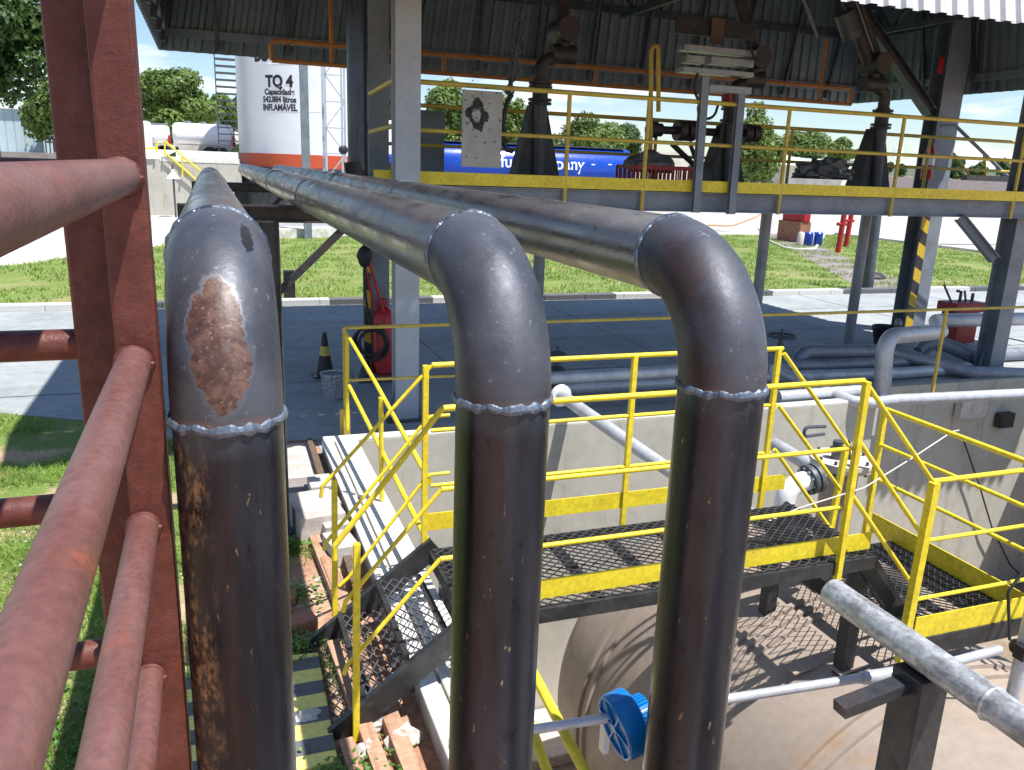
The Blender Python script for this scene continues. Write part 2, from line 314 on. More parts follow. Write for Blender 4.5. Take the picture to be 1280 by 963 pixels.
    def prism(s, poly, z0, z1):
        n = len(poly); vs = [(p[0], p[1], z0) for p in poly]+[(p[0], p[1], z1) for p in poly]
        fs = [tuple(range(n-1, -1, -1)), tuple(range(n, 2*n))]+[(i, (i+1) % n, (i+1) % n+n, i+n) for i in range(n)]
        return s.add(vs, fs)
    def blob(s, c, rad, seg=18, rings=10, amp=.25, sc=3, flat=True):
        c = Vector(c); vs = []; fs = []
        for i in range(rings+1):
            th = math.pi*i/rings
            for k in range(seg):
                ph = 2*math.pi*k/seg; d = Vector((math.sin(th)*math.cos(ph), math.sin(th)*math.sin(ph), math.cos(th)))
                f = 1+amp*mnoise.noise(d*sc+c); q = Vector((d.x*rad[0]*f, d.y*rad[1]*f, d.z*rad[2]*f))
                if flat and q.z < -rad[2]*.35: q.z = -rad[2]*.35
                vs.append(c+q)
        for i in range(rings):
            for k in range(seg):
                a = i*seg+k; b = i*seg+(k+1) % seg; fs.append((a, a+seg, b+seg, b))
        return s.add(vs, fs)
    def build(s, name, mt, parent=None, smooth=True, bevel=0):
        me = bpy.data.meshes.new(name); off = Vector((0, 0, 0))
        if parent is not None:
            off = parent.location.copy()
            if parent.parent: off = off+parent.parent.location
        me.from_pydata([v-off for v in s.v], [], s.f); me.materials.append(M[mt] if isinstance(mt, str) else mt); me.update()
        bm = bmesh.new(); bm.from_mesh(me); bmesh.ops.recalc_face_normals(bm, faces=bm.faces); bm.to_mesh(me); bm.free()
        if smooth:
            me.polygons.foreach_set('use_smooth', [True]*len(me.polygons)); me.set_sharp_from_angle(angle=math.radians(38))
        o = bpy.data.objects.new(name, me); COL.objects.link(o)
        if parent is not None: o.parent = parent
        if bevel:
            md = o.modifiers.new('bevel', 'BEVEL'); md.width = bevel; md.segments = 2; md.limit_method = 'ANGLE'
        return o
def thing(name, label, cat, loc=(0, 0, 0), group=None):
    o = bpy.data.objects.new(name, None); COL.objects.link(o); o.location = loc; o.empty_display_size = .2
    o['label'] = label; o['category'] = cat
    if group: o['group'] = group
    return o
def tag(o, label, cat, group=None):
    o['label'] = label; o['category'] = cat
    if group: o['group'] = group
    return o
def struct(o, kind='structure'): o['kind'] = kind; return o
def dup(root, loc, label):
    r = root.copy(); COL.objects.link(r); r.location = loc; r['label'] = label
    for ch in list(root.children):
        c = ch.copy(); COL.objects.link(c); c.parent = r
        for g in ch.children:
            d = g.copy(); COL.objects.link(d); d.parent = c
    return r
# ------------------------------------------------------------ ground and terrain
PX0, PX1, PY0, PY1 = 1.02, 12.5, -6.0, 8.3
g = MB(); B = 2500
for a, b in (((-B, -B), (PX0, B)), ((PX1, -B), (B, B)), ((PX0, PY1+.6), (PX1, B)), ((PX0, -B), (PX1, PY0))):
    g.add([(a[0], a[1], 0), (b[0], a[1], 0), (b[0], b[1], 0), (a[0], b[1], 0)], [(0, 1, 2, 3)])
struct(g.build('ground', 'soil', smooth=False))
def sheet(name, poly, z, mt, kind='structure'):
    o = MB().add([(p[0], p[1], z) for p in poly], [tuple(range(len(poly)))]).build(name, mt, smooth=False); return struct(o, kind)
sheet('far_yard', [(-200, 24.2), (-5.3, 24.2), (-1.5, 31), (3, 33.2), (31.8, 36.4), (31.8, -20), (400, -20), (400, 600), (-200, 600)], .004, 'concrete')
sheet('far_field', [(-2400, 140), (2400, 140), (2400, 2400), (-2400, 2400)], .008, 'turf')
sheet('driveway', [(-60, 10.3), (-2.4, 10.25), (-1.4, 9.7), (-.3, 8.62), (PX0, 8.45), (PX0, 8.95), (31.8, 8.95), (31.8, 17.0), (-60, 17.0)], .008, 'asphalt')
sheet('painted_yard_shade', [(-1.2, 33.5), (26, 37.5), (26, 41), (-1.2, 41)], .010, 'asphalt')  # darker sheet whose colour stands in for shade on the far yard
sheet('garden_path', [(27.2, 36.4), (29.0, 36.4), (20.5, 21), (18.7, 17.3), (16.5, 17.3), (18.5, 21)], .012, 'greyslab')
sheet('lawn', [(-60, 17.3), (31.7, 17.3), (31.7, 36.2), (3, 33), (-1.5, 30.7), (-5.3, 24.0), (-60, 24)], .006, 'turf')
M['patchy'] = mat('patchy_turf', (.13, .19, .035), .95, c2=(.38, .27, .17), scale=1.3, lo=.5, hi=.6, var=.35, vscale=26, bump=.4, bscale=20, world=True)
sheet('near_turf', [(-60, 10.3), (-2.4, 10.25), (-1.4, 9.7), (-.3, 8.62), (.0, 7), (-.1, 5.2), (-.6, 4.6), (-1.1, 3.6), (-2.2, 2.5), (-60, 0)], .005, 'patchy')
k = MB()
for x in range(-30, 32): k.box((x+.004, 17.0, 0), (x+.996, 17.26, .13))
struct(k.build('kerb', 'kerbpaint', smooth=False, bevel=.012))
k = MB(); k.box((31.75, -15, 0), (31.95, 36.3, .12)); k.box((3, 33.1, 0), (31.7, 33.25, .11)) if False else None
struct(k.build('road_kerb', 'stone', smooth=False))
k = MB(); k.prism([(2.2, 31.9), (4.4, 32.6), (4.3, 33.6), (2.0, 33.2)], 0, .35); struct(k.build('kerb_corner', 'stone', smooth=False))
# terrace behind the ramp wall
k = MB(); k.box((-120, 46.3, 0), (1.6, 139, 2.55)); struct(k.build('terrace', 'concrete', smooth=False))
# whitewashed border stones on the left lawn edge
for i in range(17):
    t_ = i/16; a = P(8, 330, z=0).lerp(P(212, 303, z=0), t_*1.0)
    mb = MB(); s_ = random.uniform(.26, .34); mb.lathe((a.x, a.y, 0), (0, 0, 1), [(0, s_*1.5), (.12, s_*1.25), (.28, s_*.7), (.42, s_*.1)], 7)
    tag(mb.build('border_stone', 'stone', smooth=False), 'whitewashed pyramid stone in the row edging the far left lawn', 'stone', 'whitewashed border stones along the lawn')
# thin dark strips across the driveway, standing in for rail and wire shadows
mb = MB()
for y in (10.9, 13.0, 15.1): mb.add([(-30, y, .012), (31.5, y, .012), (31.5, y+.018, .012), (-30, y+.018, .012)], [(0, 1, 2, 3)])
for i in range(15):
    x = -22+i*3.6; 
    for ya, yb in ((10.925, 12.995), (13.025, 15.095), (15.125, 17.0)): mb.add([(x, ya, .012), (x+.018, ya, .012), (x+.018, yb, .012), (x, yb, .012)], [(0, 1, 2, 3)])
struct(mb.build('driveway_shadow_strips', 'darker', smooth=False))
# grass blades
def grass(name, poly, n, h, wd, lean=.5, mt='grassblade', dens=None, zb=0):
    mb = MB(); xs = [p[0] for p in poly]; ys = [p[1] for p in poly]; c = 0
    def inside(x, y):
        r = False; j = len(poly)-1
        for i in range(len(poly)):
            if (poly[i][1] > y) != (poly[j][1] > y) and x < (poly[j][0]-poly[i][0])*(y-poly[i][1])/(poly[j][1]-poly[i][1])+poly[i][0]: r = not r
            j = i
        return r
    V = []; F = []
    while c < n:
        x = random.uniform(min(xs), max(xs)); y = random.uniform(min(ys), max(ys))
        if not inside(x, y): continue
        c += 1
        nv = mnoise.noise(Vector((x*1.1, y*1.1, 3.3)))
        if dens and nv < dens+random.uniform(-.12, .12): continue
        a = random.uniform(0, 6.28); hh = h*random.uniform(.5, 1.3)*(1+.5*nv); dx, dy = math.cos(a)*wd, math.sin(a)*wd
        lx, ly = random.gauss(0, lean)*hh, random.gauss(0, lean)*hh; k_ = len(V)
        V += [Vector((x-dx, y-dy, zb)), Vector((x+dx, y+dy, zb)), Vector((x+dx*.6+lx*.5, y+dy*.6+ly*.5, zb+hh*.6)), Vector((x-dx*.6+lx*.5, y-dy*.6+ly*.5, zb+hh*.6)), Vector((x+lx*1.3, y+ly*1.3, zb+hh))]
        F += [(k_, k_+1, k_+2, k_+3), (k_+3, k_+2, k_+4)]
    mb.v = V; mb.f = F
    me = bpy.data.meshes.new(name); me.from_pydata(V, [], F); me.materials.append(M[mt]); o = bpy.data.objects.new(name, me); COL.objects.link(o)
    return struct(o, 'stuff')
grass('near_grass', [(-3.8, 10.2), (-2.4, 10.2), (-1.4, 9.65), (-.35, 8.6), (-.02, 7), (-.1, 5.2), (-.6, 4.4), (-1.0, 3.2), (-2.0, 2.2), (-3, 4)], 60000, .055, .004, .7, dens=-.06)
grass('sparse_grass', [(-1.6, 2.6), (-.9, 2.4), (.1, 3.3), (.85, 4.6), (.85, 5.6), (.3, 6.3), (-.2, 5.4), (-.9, 4.2)], 9000, .06, .004, .8, dens=.08)
grass('lawn_grass', [(-8, 17.4), (31, 17.4), (31.4, 35.9), (3, 32.8), (-1.5, 30.4), (-5.2, 23.8), (-8, 23.8)], 70000, .085, .014, .6, dens=-.18)

# ------------------------------------------------------------ containment pit
WT = .2
sheet('pit_floor', [(PX0, PY0), (PX1, PY0), (PX1, 9.2), (PX0, 9.2)], -3.55, 'pitfloor')
def wallthing(label, body, cap, name='containment_wall'):
    t = thing(name, label, 'wall', (body[0][0], body[0][1], 0))
    b = MB()
    for i in range(0, len(body), 2): b.box(body[i], body[i+1])
    b.build('wall_body', 'wall', t, smooth=False)
    c = MB()
    for i in range(0, len(cap), 2):
        a_, b_ = cap[i], cap[i+1]; c.box(a_, b_)
    o = c.build('wall_cap', 'walltop', t, smooth=False, bevel=.008)
    return t
wallthing('low pit wall with white cap strip running under the metal stairs', [(.93, -5.5, -3.65), (1.24, 7.85, WT-.03)], [(.91, -5.5, WT-.03), (1.015, 7.85, WT), (1.04, -5.5, WT-.03), (1.26, 7.85, WT)])
wallthing('long rendered pit wall facing the camera behind the catwalk', [(.93, 7.85, -3.65), (7.9, 8.0, WT-.03)], [(.935, 7.855, WT-.03), (7.895, 7.995, WT)])
wallthing('shaded right hand pit wall set back behind the lower platform', [(7.9, 8.003, -3.65), (8.1, 8.8, .04), (7.9, 8.803, -3.65), (12.5, 8.95, .04), (12.503, 1.0, -3.65), (12.75, 8.95, .04)], [(7.902, 8.005, .04), (8.098, 8.948, .05)])
t = thing('wall_plinth', 'low concrete plinth step along the foot of the pit wall', 'plinth', (2, 7.2, -3.55))
MB().box((1.26, 7.0, -3.55), (7.8, 7.83, -3.4)).build('plinth_body', 'slab', t, smooth=False, bevel=.02)

sheet('pit_verge', [(.93, 7.99), (7.9, 7.99), (7.9, 8.97), (.93, 8.97)], .004, 'asphalt')
# ------------------------------------------------------------ loading bay canopy
ZB, ZT = 4.53, 6.6; XL, XR, YN, YF = -.66, 13.5, 6.8, 15.3; IN = .45
ca = thing('loading_bay_canopy', 'large corrugated grey canopy with deep sloping skirts over the loading bay', 'canopy', (XL, YN, ZB))
def corr(p0, p1, q0, q1, pitch=.215, dep=.04, name='skirt', mt='sheet'):
    # sheet from bottom edge p0-p1 to top edge q0-q1 with trapezoid ribs
    p0, p1, q0, q1 = map(Vector, (p0, p1, q0, q1)); ln = (p1-p0).length; nn = int(ln/pitch)
    nrm = (p1-p0).cross(q0-p0).normalized(); prof = []
    for i in range(nn):
        for fr, d in ((0, 0), (.42, 0), (.55, dep), (.87, dep)): prof.append(((i+fr)/nn, d))
    prof.append((1, 0)); vs = []; fs = []
    for (f_, d) in prof:
        vs.append(p0.lerp(p1, f_)+nrm*d); vs.append(q0.lerp(q1, f_)+nrm*d)
    for i in range(len(prof)-1): fs.append((2*i, 2*i+2, 2*i+3, 2*i+1))
    o = MB().add(vs, fs).build(name, mt, ca, smooth=False)
    sd = o.modifiers.new('thickness', 'SOLIDIFY'); sd.thickness = .004; return o
corr((XL, YF, ZB), (XR, YF, ZB), (XL+IN, YF-IN, ZT), (XR-IN, YF-IN, ZT))
corr((XL, YN, ZB), (XL, YF, ZB), (XL+IN, YN+IN, ZT), (XL+IN, YF-IN, ZT))
corr((XR, YF, ZB), (XR, YN, ZB), (XR-IN, YF-IN, ZT), (XR-IN, YN+IN, ZT))
corr((XR, YN, ZB), (XL, YN, ZB), (XR-IN, YN+IN, ZT), (XL+IN, YN+IN, ZT), mt='fascia_out')
corr((XL+IN, YN+IN, ZT), (XR-IN, YN+IN, ZT), (XL+IN, YF-IN, ZT+.02), (XR-IN, YF-IN, ZT+.02), name='roof_sheet')
def ofs(f): return IN*f, ZB+(ZT-ZB)*f
for f in (.13, .62):
    o_, z_ = ofs(f); o_ += .07
    mb = MB(); c = [(XL+o_, YN+o_, z_), (XR-o_, YN+o_, z_), (XR-o_, YF-o_, z_), (XL+o_, YF-o_, z_)]
    for i in range(4): mb.bar(c[i], c[(i+1) % 4], .05, .13)
    mb.build('purlin_frame', 'grey_steel' if f < .3 else 'dark_steel', ca, smooth=False)
mb = MB()
for i in range(12):
    x = XL+.9+i*1.12
    MB().bar((x, YF-.10, ZB+.05), (x, YF-IN-.06, ZT-.1), .05, .07).build('girt_post', 'dark_steel', ca, smooth=False)
for i in range(7):
    y = YN+.8+i*1.15
    for sx in (XL+.10, XR-.10): MB().bar((sx, y, ZB+.05), (sx+(IN if sx < 3 else -IN), y, ZT-.1), .05, .07).build('girt_post', 'dark_steel', ca, smooth=False)
mb = MB()
for x in (2.0, 7.4, 12.4):
    mb.bar((x, YN+.5, ZT-.35), (x, YF-.5, ZT-.35), .12, .3)
    mb.bar((x, YN+.5, ZT-.9), (x, YF-.5, ZT-.9), .08, .1)
    for j in range(8): y = YN+.6+j; mb.bar((x, y, ZT-.9), (x, y+.5, ZT-.4), .05, .05); mb.bar((x, y+.5, ZT-.4), (x, y+1, ZT-.9), .05, .05)
for y in (9.4, 12.4): mb.bar((XL+.6, y, ZT-.35), (XR-.6, y, ZT-.35), .14, .3)
mb.build('roof_truss', 'dark_steel', ca, smooth=False)
# columns
def column(label, x, y, w_, d_, mt, ztop=ZT-.5, base=True, lean=0, group='steel columns carrying the canopy'):
    t = thing('canopy_column', label, 'column', (x, y, 0), group)
    mb = MB(); a = .018
    mb.box((x-w_/2, y-d_/2, .02), (x+w_/2, y-d_/2+a, ztop)); mb.box((x-w_/2, y+d_/2-a, .02), (x+w_/2, y+d_/2, ztop)); mb.box((x-a/2, y-d_/2+a, .02), (x+a/2, y+d_/2-a, ztop))
    mb.build('column_shaft', mt, t, smooth=False)
    MB().box((x-w_*.9, y-d_*.9, 0), (x+w_*.9, y+d_*.9, .02)).build('base_plate', 'dark_steel', t, smooth=False)
    mb = MB(); mb.add([(x-w_*.85, y-.008, .02), (x-w_/2, y-.008, .02), (x-w_/2, y-.008, .35)], [(0, 1, 2)]); mb.add([(x+w_*.85, y-.008, .02), (x+w_/2, y-.008, .02), (x+w_/2, y-.008, .35)], [(0, 1, 2)]); mb.build('gusset', 'grey_steel', t, smooth=False)
    return t
c1 = column('pale grey steel column in front of the walkway, left of centre', 2.02, 9.05, .27, .22, 'light_steel')
c2 = column('darker grey column right behind the pale front column', 2.03, 10.9, .31, .25, 'grey_steel')
MB().box((1.85, 10.755, .02), (1.93, 10.77, 1.9)).build('warning_stripe', 'hazard', c2, smooth=False)
c3 = column('leaning looking grey column with yellow and black warning stripes on its left face', 12.95, 12.4, .5, .35, 'grey_steel')
MB().box((12.69, 12.20, .02), (12.87, 12.212, 2.5)).build('warning_stripe', 'hazard', c3, smooth=False)
c4 = column('heavy grey column at the right edge standing by the silver manifold', P(1240, 440, y=9.5).x, 9.52, .3, .3, 'grey_steel')
# knee braces
def brace(label, p, q, w_, mt='dark_steel'):
    o = MB().ibeam(p, q, w_, w_*.9, .014).build('knee_brace', mt, smooth=False); return tag(o, label, 'brace')
brace('dark diagonal brace rising left from the striped column to the roof', P(1162, 140, y=12.35), P(1062, -6, y=12.35), .2)
brace('grey diagonal brace between the walkway beam and right column', P(1200, 272, y=9.25), P(1243, 325, y=9.05), .14, 'grey_steel')

# ------------------------------------------------------------ loading walkway
ZD = 2.70; DX0, DX1, DY0, DY1 = 1.95, 14.5, 9.3, 11.0
dk = thing('loading_walkway', 'raised grey steel walkway with yellow guard rails and toe boards', 'walkway', (DX0, DY0, 0))
MB().box((DX0, DY0+.02, ZD-.03), (DX1, DY1, ZD)).build('deck_plate', 'dark_steel', dk, smooth=False)
for y in (DY0, DY1): MB().ibeam((DX0, y, ZD-.15), (DX1, y, ZD-.15), .14, .24).build('edge_beam', 'grey_steel', dk, smooth=False)
mb = MB()
for i in range(9): x = DX0+.6+i*1.6; mb.bar((x, DY0+.06, ZD-.12), (x, DY1-.06, ZD-.12), .1, .14)
mb.build('cross_beams', 'dark_steel', dk, smooth=False)
for (y, nm, mt, dz_) in ((DY0-.08, 'front', 'dullyellow', 0), (DY1+.05, 'rear', 'dullyellow', -.12)):
    zt = ZD+1.06+dz_
    MB().tube([(DX0, y, zt), (DX1, y, zt)], .028, 10).build('top_rail', mt, dk)
    MB().tube([(DX0, y, ZD+.56+dz_), (DX1, y, ZD+.56+dz_)], .024, 10).build('middle_rail', mt, dk)
    if y < DY1: MB().box((DX0-.25, y-.004, ZD-.02), (DX1, y+.004, ZD+.12)).build('toe_board', 'yellow', dk, smooth=False)
    for x in ((2.0, 4.0, 5.05, 7.1, 9.0, 11.3, 13.7) if y < DY1 else (2.0, 4.2, 6.2, 8.6, 11.4, 13.6)):
        MB().tube([(x, y+.02, ZD-.28), (x, y+.02, zt)], .026, 10).build('rail_post', mt, dk)
for pa, pb in (((494, 99), (463, 117)), ((494, 157), (463, 165))): MB().tube([P(*pa, y=9.2), P(*pb, y=10.4)], .028, 10).build('end_rail', 'dullyellow', dk)
for (px, py, zt, y) in ((1060, 430, ZD-.35, 10.95), (672, 370, ZD-.35, 10.98), (955, 300, ZD-.35, 10.9)):
    a = P(px, py, y=y) if px != 955 else P(955, 300, y=10.9)
    t = tag(MB().cyl((a.x, a.y, 0), (a.x, a.y, zt), .085, 16).build('support_post', 'greypipe'), {1060: 'round grey support post right of the striped steps area, under the walkway', 672: 'round grey support post seen between the middle and right black pipes', 955: 'round grey support post just right of the rightmost elbow'}[px], 'post')
a = P(1083, 362, z=0); t = tag(MB().cyl((a.x, a.y, 0), (a.x-.1, a.y, 3.1), .17, 14, .15).build('dark_post', 'dark_steel'), 'dark round pole planted in the far lawn edge beside the kerb', 'post')

# orange guard cage under the roof, on the far side
cg = thing('folding_cage', 'long orange tube guard frame hanging below the roof skirt', 'guard frame', (0, 12, 4))
c0, c1_, d0, d1 = P(337, 51, y=12), P(1066, 111, y=12), P(343, 76, y=12), P(1066, 131, y=12)
zt = (c0.z+c1_.z)/2; zl = (d0.z+d1.z)/2
MB().tube(fillet([(c0.x+.02, 12, zl), (c0.x, 12, zt), (c1_.x, 12, zt), (c1_.x, 12, zl)], .1), .032, 10).build('upper_tube', 'orange', cg)
MB().tube([(c0.x+.02, 12, zl), (c1_.x, 12, zl)], .03, 10).build('lower_tube', 'orange', cg)
for (px, top) in ((415, -5), (555, 60), (745, 60), (1028, 40)):
    a = P(px, 90, y=12); MB().tube([(a.x, 12, zl), (a.x, 12, zt if top > 50 else zt+.75)], .03, 10).build('hanger_tube', 'orange', cg)

# ------------------------------------------------------------ loading arms on the deck
def loading_arm(label, px, y, s=1.0, kind=0):
    b = P(px, 205, y=y); x = b.x; t = thing('fuel_loader', label, 'loading arm', (x, y, ZD), 'loading arms standing on the walkway')
    h = .98*s; mb = MB()
    mb.add([(x-.32, y-.16, ZD), (x+.32, y-.16, ZD), (x+.32, y+.16, ZD), (x-.32, y+.16, ZD), (x-.1, y-.09, ZD+h), (x+.1, y-.09, ZD+h), (x+.1, y+.09, ZD+h), (x-.1, y+.09, ZD+h)],
           [(0, 1, 5, 4), (1, 2, 6, 5), (2, 3, 7, 6), (3, 0, 4, 7), (4, 5, 6, 7)])
    mb.build('pedestal', 'darker', t, smooth=False)
    MB().cyl((x, y-.17, ZD), (x, y-.12, ZD+h*1.02), .085, 16).build('riser_pipe', 'dark_steel', t)
    mb = MB()
    for z in (h+.0, h+.045, h+.2, h+.245): mb.cyl((x, y-.1, ZD+z), (x, y-.1, ZD+z+.03), .15, 20)
    mb.build('flange', 'darker', t)
    MB().cyl((x, y-.1, ZD+h), (x, y-.1, ZD+h+.3), .1, 16).build('valve_body', 'darker', t)
    sgn = -1 if kind == 2 else 1
    pts = fillet([(x, y-.1, ZD+h+.28), (x, y-.1, ZD+h+.5), (x+.28*sgn, y-.1, ZD+h+.62), (x+.28*sgn, y-.1, ZD+h+.95)], .12)
    MB().tube(pts, .085, 14).build('swivel_elbow', 'darker', t)
    mb = MB(); c = Vector((x+.28*sgn, y-.1, ZD+h+.9))
    mb.cyl(c-Vector((.0, .2, 0)), c+Vector((0, .2, 0)), .15, 18); mb.cyl(c+Vector((-.16, 0, -.28)), c+Vector((.16, 0, -.28)), .12, 16); mb.build('swivel_joint', 'darker', t)
    if kind == 0:
        MB().tube([c, c+Vector((-.15, .15, 1.3))], .085, 14).build('inner_arm', 'darker', t)
        mb = MB(); q = Vector((x-.42, y-.1, ZD+h+.1))
        mb.bar(q, q+Vector((.3, 0, 2.2)), .03, .1); 
        for k_ in range(14): mb.ring(q+Vector((.3*k_/14, -.03, 2.2*k_/14+.05)), (0, 1, .1), .055, .016, 10, 5)
        mb.build('hanging_chain', 'dark_steel', t)
    elif kind == 1:
        MB().tube([c, c+Vector((-.5, .1, 1.2))], .09, 14).build('inner_arm', 'darker', t)
    else:
        for k_, (dx, dz2_) in enumerate(((0, 0), (.22, .05))): MB().tube([c+Vector((dx-.1, 0, 0)), c+Vector((dx-1.0, .1, 1.5))], .09 if k_ == 0 else .05, 14).build('inner_arm', 'darker', t)
        MB().cyl(c+Vector((-.55, -.1, .3)), c+Vector((-.75, -.1, .62)), .14, 18).build('spring_can', 'dark_steel', t)
        mb = MB(); mb.bar(c+Vector((.1, 0, -.1)), c+Vector((-.8, 0, 1.2)), .05, .05); mb.bar(c+Vector((-1.5, 0, .9)), c+Vector((-.7, 0, 1.15)), .05, .05); mb.bar(c+Vector((-1.5, 0, .9)), c+Vector((-1.0, .1, .3)), .03, .03); mb.build('link_rod', 'grey_steel', t, smooth=False)
    return t
loading_arm('dark loading arm on a tapered pedestal in front of the blue tanker', 668, 10.3, 1.0, 0)
loading_arm('dark loading arm on a tapered pedestal behind the meter box stand', 903, 10.4, .9, 1)
loading_arm('dark loading arm with raised twin tubes near the striped column', 1088, 10.4, .98, 2)
# counterweight and horizontal arm seen right of the middle pedestal
t = thing('arm_counterweight', 'black horizontal counterweight arm with thick drums left of the meter stand', 'counterweight', P(850, 165, y=10.5), )
a, b = P(808, 162, y=10.5), P(950, 168, y=10.5)
MB().cyl(a, b, .055, 14).build('drop_tube', 'darker', t)
mb = MB()
for px, r in ((815, .11), (822, .09), (850, .14), (862, .14), (932, .13), (943, .12)):
    q = P(px, 162+(px-808)*.04, y=10.5); MB().cyl(q-Vector((.055, 0, 0)), q+Vector((.055, 0, 0)), r, 18).build('counter_drum', 'darker', t)
mb = MB(); mb.tube([P(840, 180, y=10.5), P(868, 207, y=10.5)], .04, 8); mb.tube([P(862, 178, y=10.5), P(872, 207, y=10.5)], .03, 8); mb.build('strut', 'darker', t)
# yellow vent loop
o = MB().tube(fillet([P(813, 195, y=10.1), P(814, 60, y=10.1), P(823, 56, y=10.1), P(823, 140, y=10.1)], .12, 6), .03, 10).build('vent_loop', 'dullyellow'); tag(o, 'yellow upright tube bent over into a hook above the red crate', 'vent pipe')
# meter stand
ms = thing('meter_stand', 'grey cabinet rack of stacked junction boxes on two steel legs', 'meter rack', (6.2, 9.75, ZD))
Y_ = 9.75
def boxpx(nm, x0, y0, x1, y1, mt='aluminium', th=.14, par=ms, yy=Y_, bev=.006, skew=True):
    a, b = P(x0, y0, y=yy), P(x1, y1, y=yy); return MB().box((a.x, yy-th/2, b.z), (b.x, yy+th/2, a.z)).build(nm, mt, par, smooth=False, bevel=bev)
for (x0, y0, x1, y1, th) in ((851, 56, 939, 68, .2), (855, 69, 877, 80, .14), (886, 71, 938, 83, .14), (849, 84, 936, 94, .22), (883, 106, 934, 117, .18)):
    o = boxpx('junction_box', x0, y0, x1, y1+(x1-x0)*.045, th=th)
boxpx('back_panel', 846, 20, 943, 52, 'darker', .05, yy=9.95); boxpx('centre_plate', 890, 22, 903, 56, 'bark', .03, yy=9.9)
for (px0, py0, px1, py1) in ((881, 96, 869, 266), (926, 118, 913, 268)):
    a, b = P(px0, py0, y=Y_), P(px1, py1, y=Y_-.55); b.y = Y_-.55
    MB().ibeam(P(px0, py0, y=9.2), P(px1, py1, y=9.15), .1, .07, .01, up=(0, 1, 0)).build('leg', 'grey_steel', ms, smooth=False)
mb = MB()
for (p_) in ([(872, 92), (866, 110), (874, 128), (884, 124)], [(884, 118), (870, 135), (878, 150), (893, 147), (898, 130)], [(908, 118), (905, 150), (893, 205), (889, 240)], [(938, 60), (946, 78), (948, 75)]):
    mb.tube(fillet([P(a_, b_, y=9.6) for a_, b_ in p_], .2), .018, 8)
mb.build('cable', 'rubber', ms)
mb = MB()
for px in (905, 912): mb.cyl(P(px, 118, y=9.7), P(px, 132, y=9.7), .035, 10)
mb.build('cable_gland', 'crate', ms)
# stained board leaning on the rail
t = thing('stained_board', 'beige board with a splashed black stain tied to the walkway rail', 'board', P(601, 210, y=9.12))
a, b = P(578, 112, y=9.12), P(625, 208, y=9.12)
bd = MB().box((a.x, 9.1, b.z-.02), (b.x, 9.12, a.z)).build('board_panel', 'beige', t, smooth=False)
mb = MB(); rs_ = random.Random(3)
def splat(cx, cz, rx, rz, n=22, jag=.3, hole=None):
    vs = []; 
    for i in range(n):
        a_ = 2*math.pi*i/n; k_ = 1+rs_.uniform(-jag, jag)*.35+jag*1.6*mnoise.noise(Vector((math.cos(a_)*1.6, math.sin(a_)*1.6, cx*9))); vs.append((cx+math.cos(a_)*rx*k_, 9.097, cz+math.sin(a_)*rz*k_))
    if hole:
        v2 = []
        for i in range(n):
            a_ = 2*math.pi*i/n; k_ = hole*(1+rs_.uniform(-jag, jag)); v2.append((cx+math.cos(a_)*rx*k_-.01, 9.097, cz+.005+math.sin(a_)*rz*k_))
        mb.add(vs+v2, [(i, (i+1) % n, (i+1) % n+n, i+n) for i in range(n)])
    else: mb.add(vs, [tuple(range(n))])
c = P(597, 145, y=9.097); splat(c.x, c.z, .115, .16, 70, .30, .45)
for i in range(46):
    splat(c.x+rs_.gauss(0, .11), c.z+rs_.gauss(-.05, .22), rs_.uniform(.003, .011), rs_.uniform(.004, .014), 7)
mb.v = [v for v in mb.v]; mb.build('black_stain', 'ink', t, smooth=False)
# coiled black hose at board
o = MB().tube([P(px, py, y=9.3) for px, py in ((640, 118), (634, 128), (629, 150), (628, 175), (634, 188), (641, 190))], .028, 10).build('loading_hose', 'rubber'); tag(o, 'thick black hose curling down right beside the stained board', 'hose')
# crate with sack
t = thing('red_crate', 'red slotted plastic crate on the walkway behind the toe board', 'crate', P(825, 225, y=9.8))
a, b = P(787, 206, y=9.8), P(857, 236, y=9.8); z0, z1 = b.z-.05, a.z; z0 = ZD
mb = MB(); X0, X1, Y0, Y1 = a.x, b.x, 9.65, 10.15
for (p_, q_) in (((X0, Y0), (X1, Y0+.012)), ((X0, Y1), (X1, Y1+.012)), ((X0, Y0), (X0+.012, Y1)), ((X1, Y0), (X1+.012, Y1))):
    mb.box((p_[0], p_[1], z0), (q_[0], q_[1], z0+.05)); mb.box((p_[0], p_[1], z1-.05), (q_[0], q_[1], z1))
n_ = 14
for i in range(n_+1): x = X0+(X1-X0)*i/n_; mb.box((x-.012, Y0+.001, z0), (x+.012, Y0+.011, z1-.01)); mb.box((x-.012, Y1+.001, z0), (x+.012, Y1+.011, z1-.01))
for i in range(9): y = Y0+(Y1-Y0)*i/8; mb.box((X0+.001, y-.012, z0), (X0+.011, y+.012, z1-.01)); mb.box((X1+.001, y-.012, z0), (X1+.011, y+.012, z1-.01))
mb.box((X0+.02, Y0+.02, z0), (X1-.02, Y1-.02, z0+.02)); mb.build('crate_shell', 'crate', t, smooth=False)
o = MB().blob(((X0+X1)/2-.06, 9.9, z1-.02), (.34, .2, .2), 24, 12, .35, 2.5).build('grey_sack', 'tarp'); tag(o, 'grey sack heaped on the red crate', 'sack')
o = MB().blob(P(1030, 218, y=10.0), (.42, .28, .2), 36, 20, .55, 3.2).build('tarpaulin_bundle', 'tarp'); o.location.z = 0; tag(o, 'crumpled dark grey tarpaulin bundle lying on the walkway', 'tarpaulin')
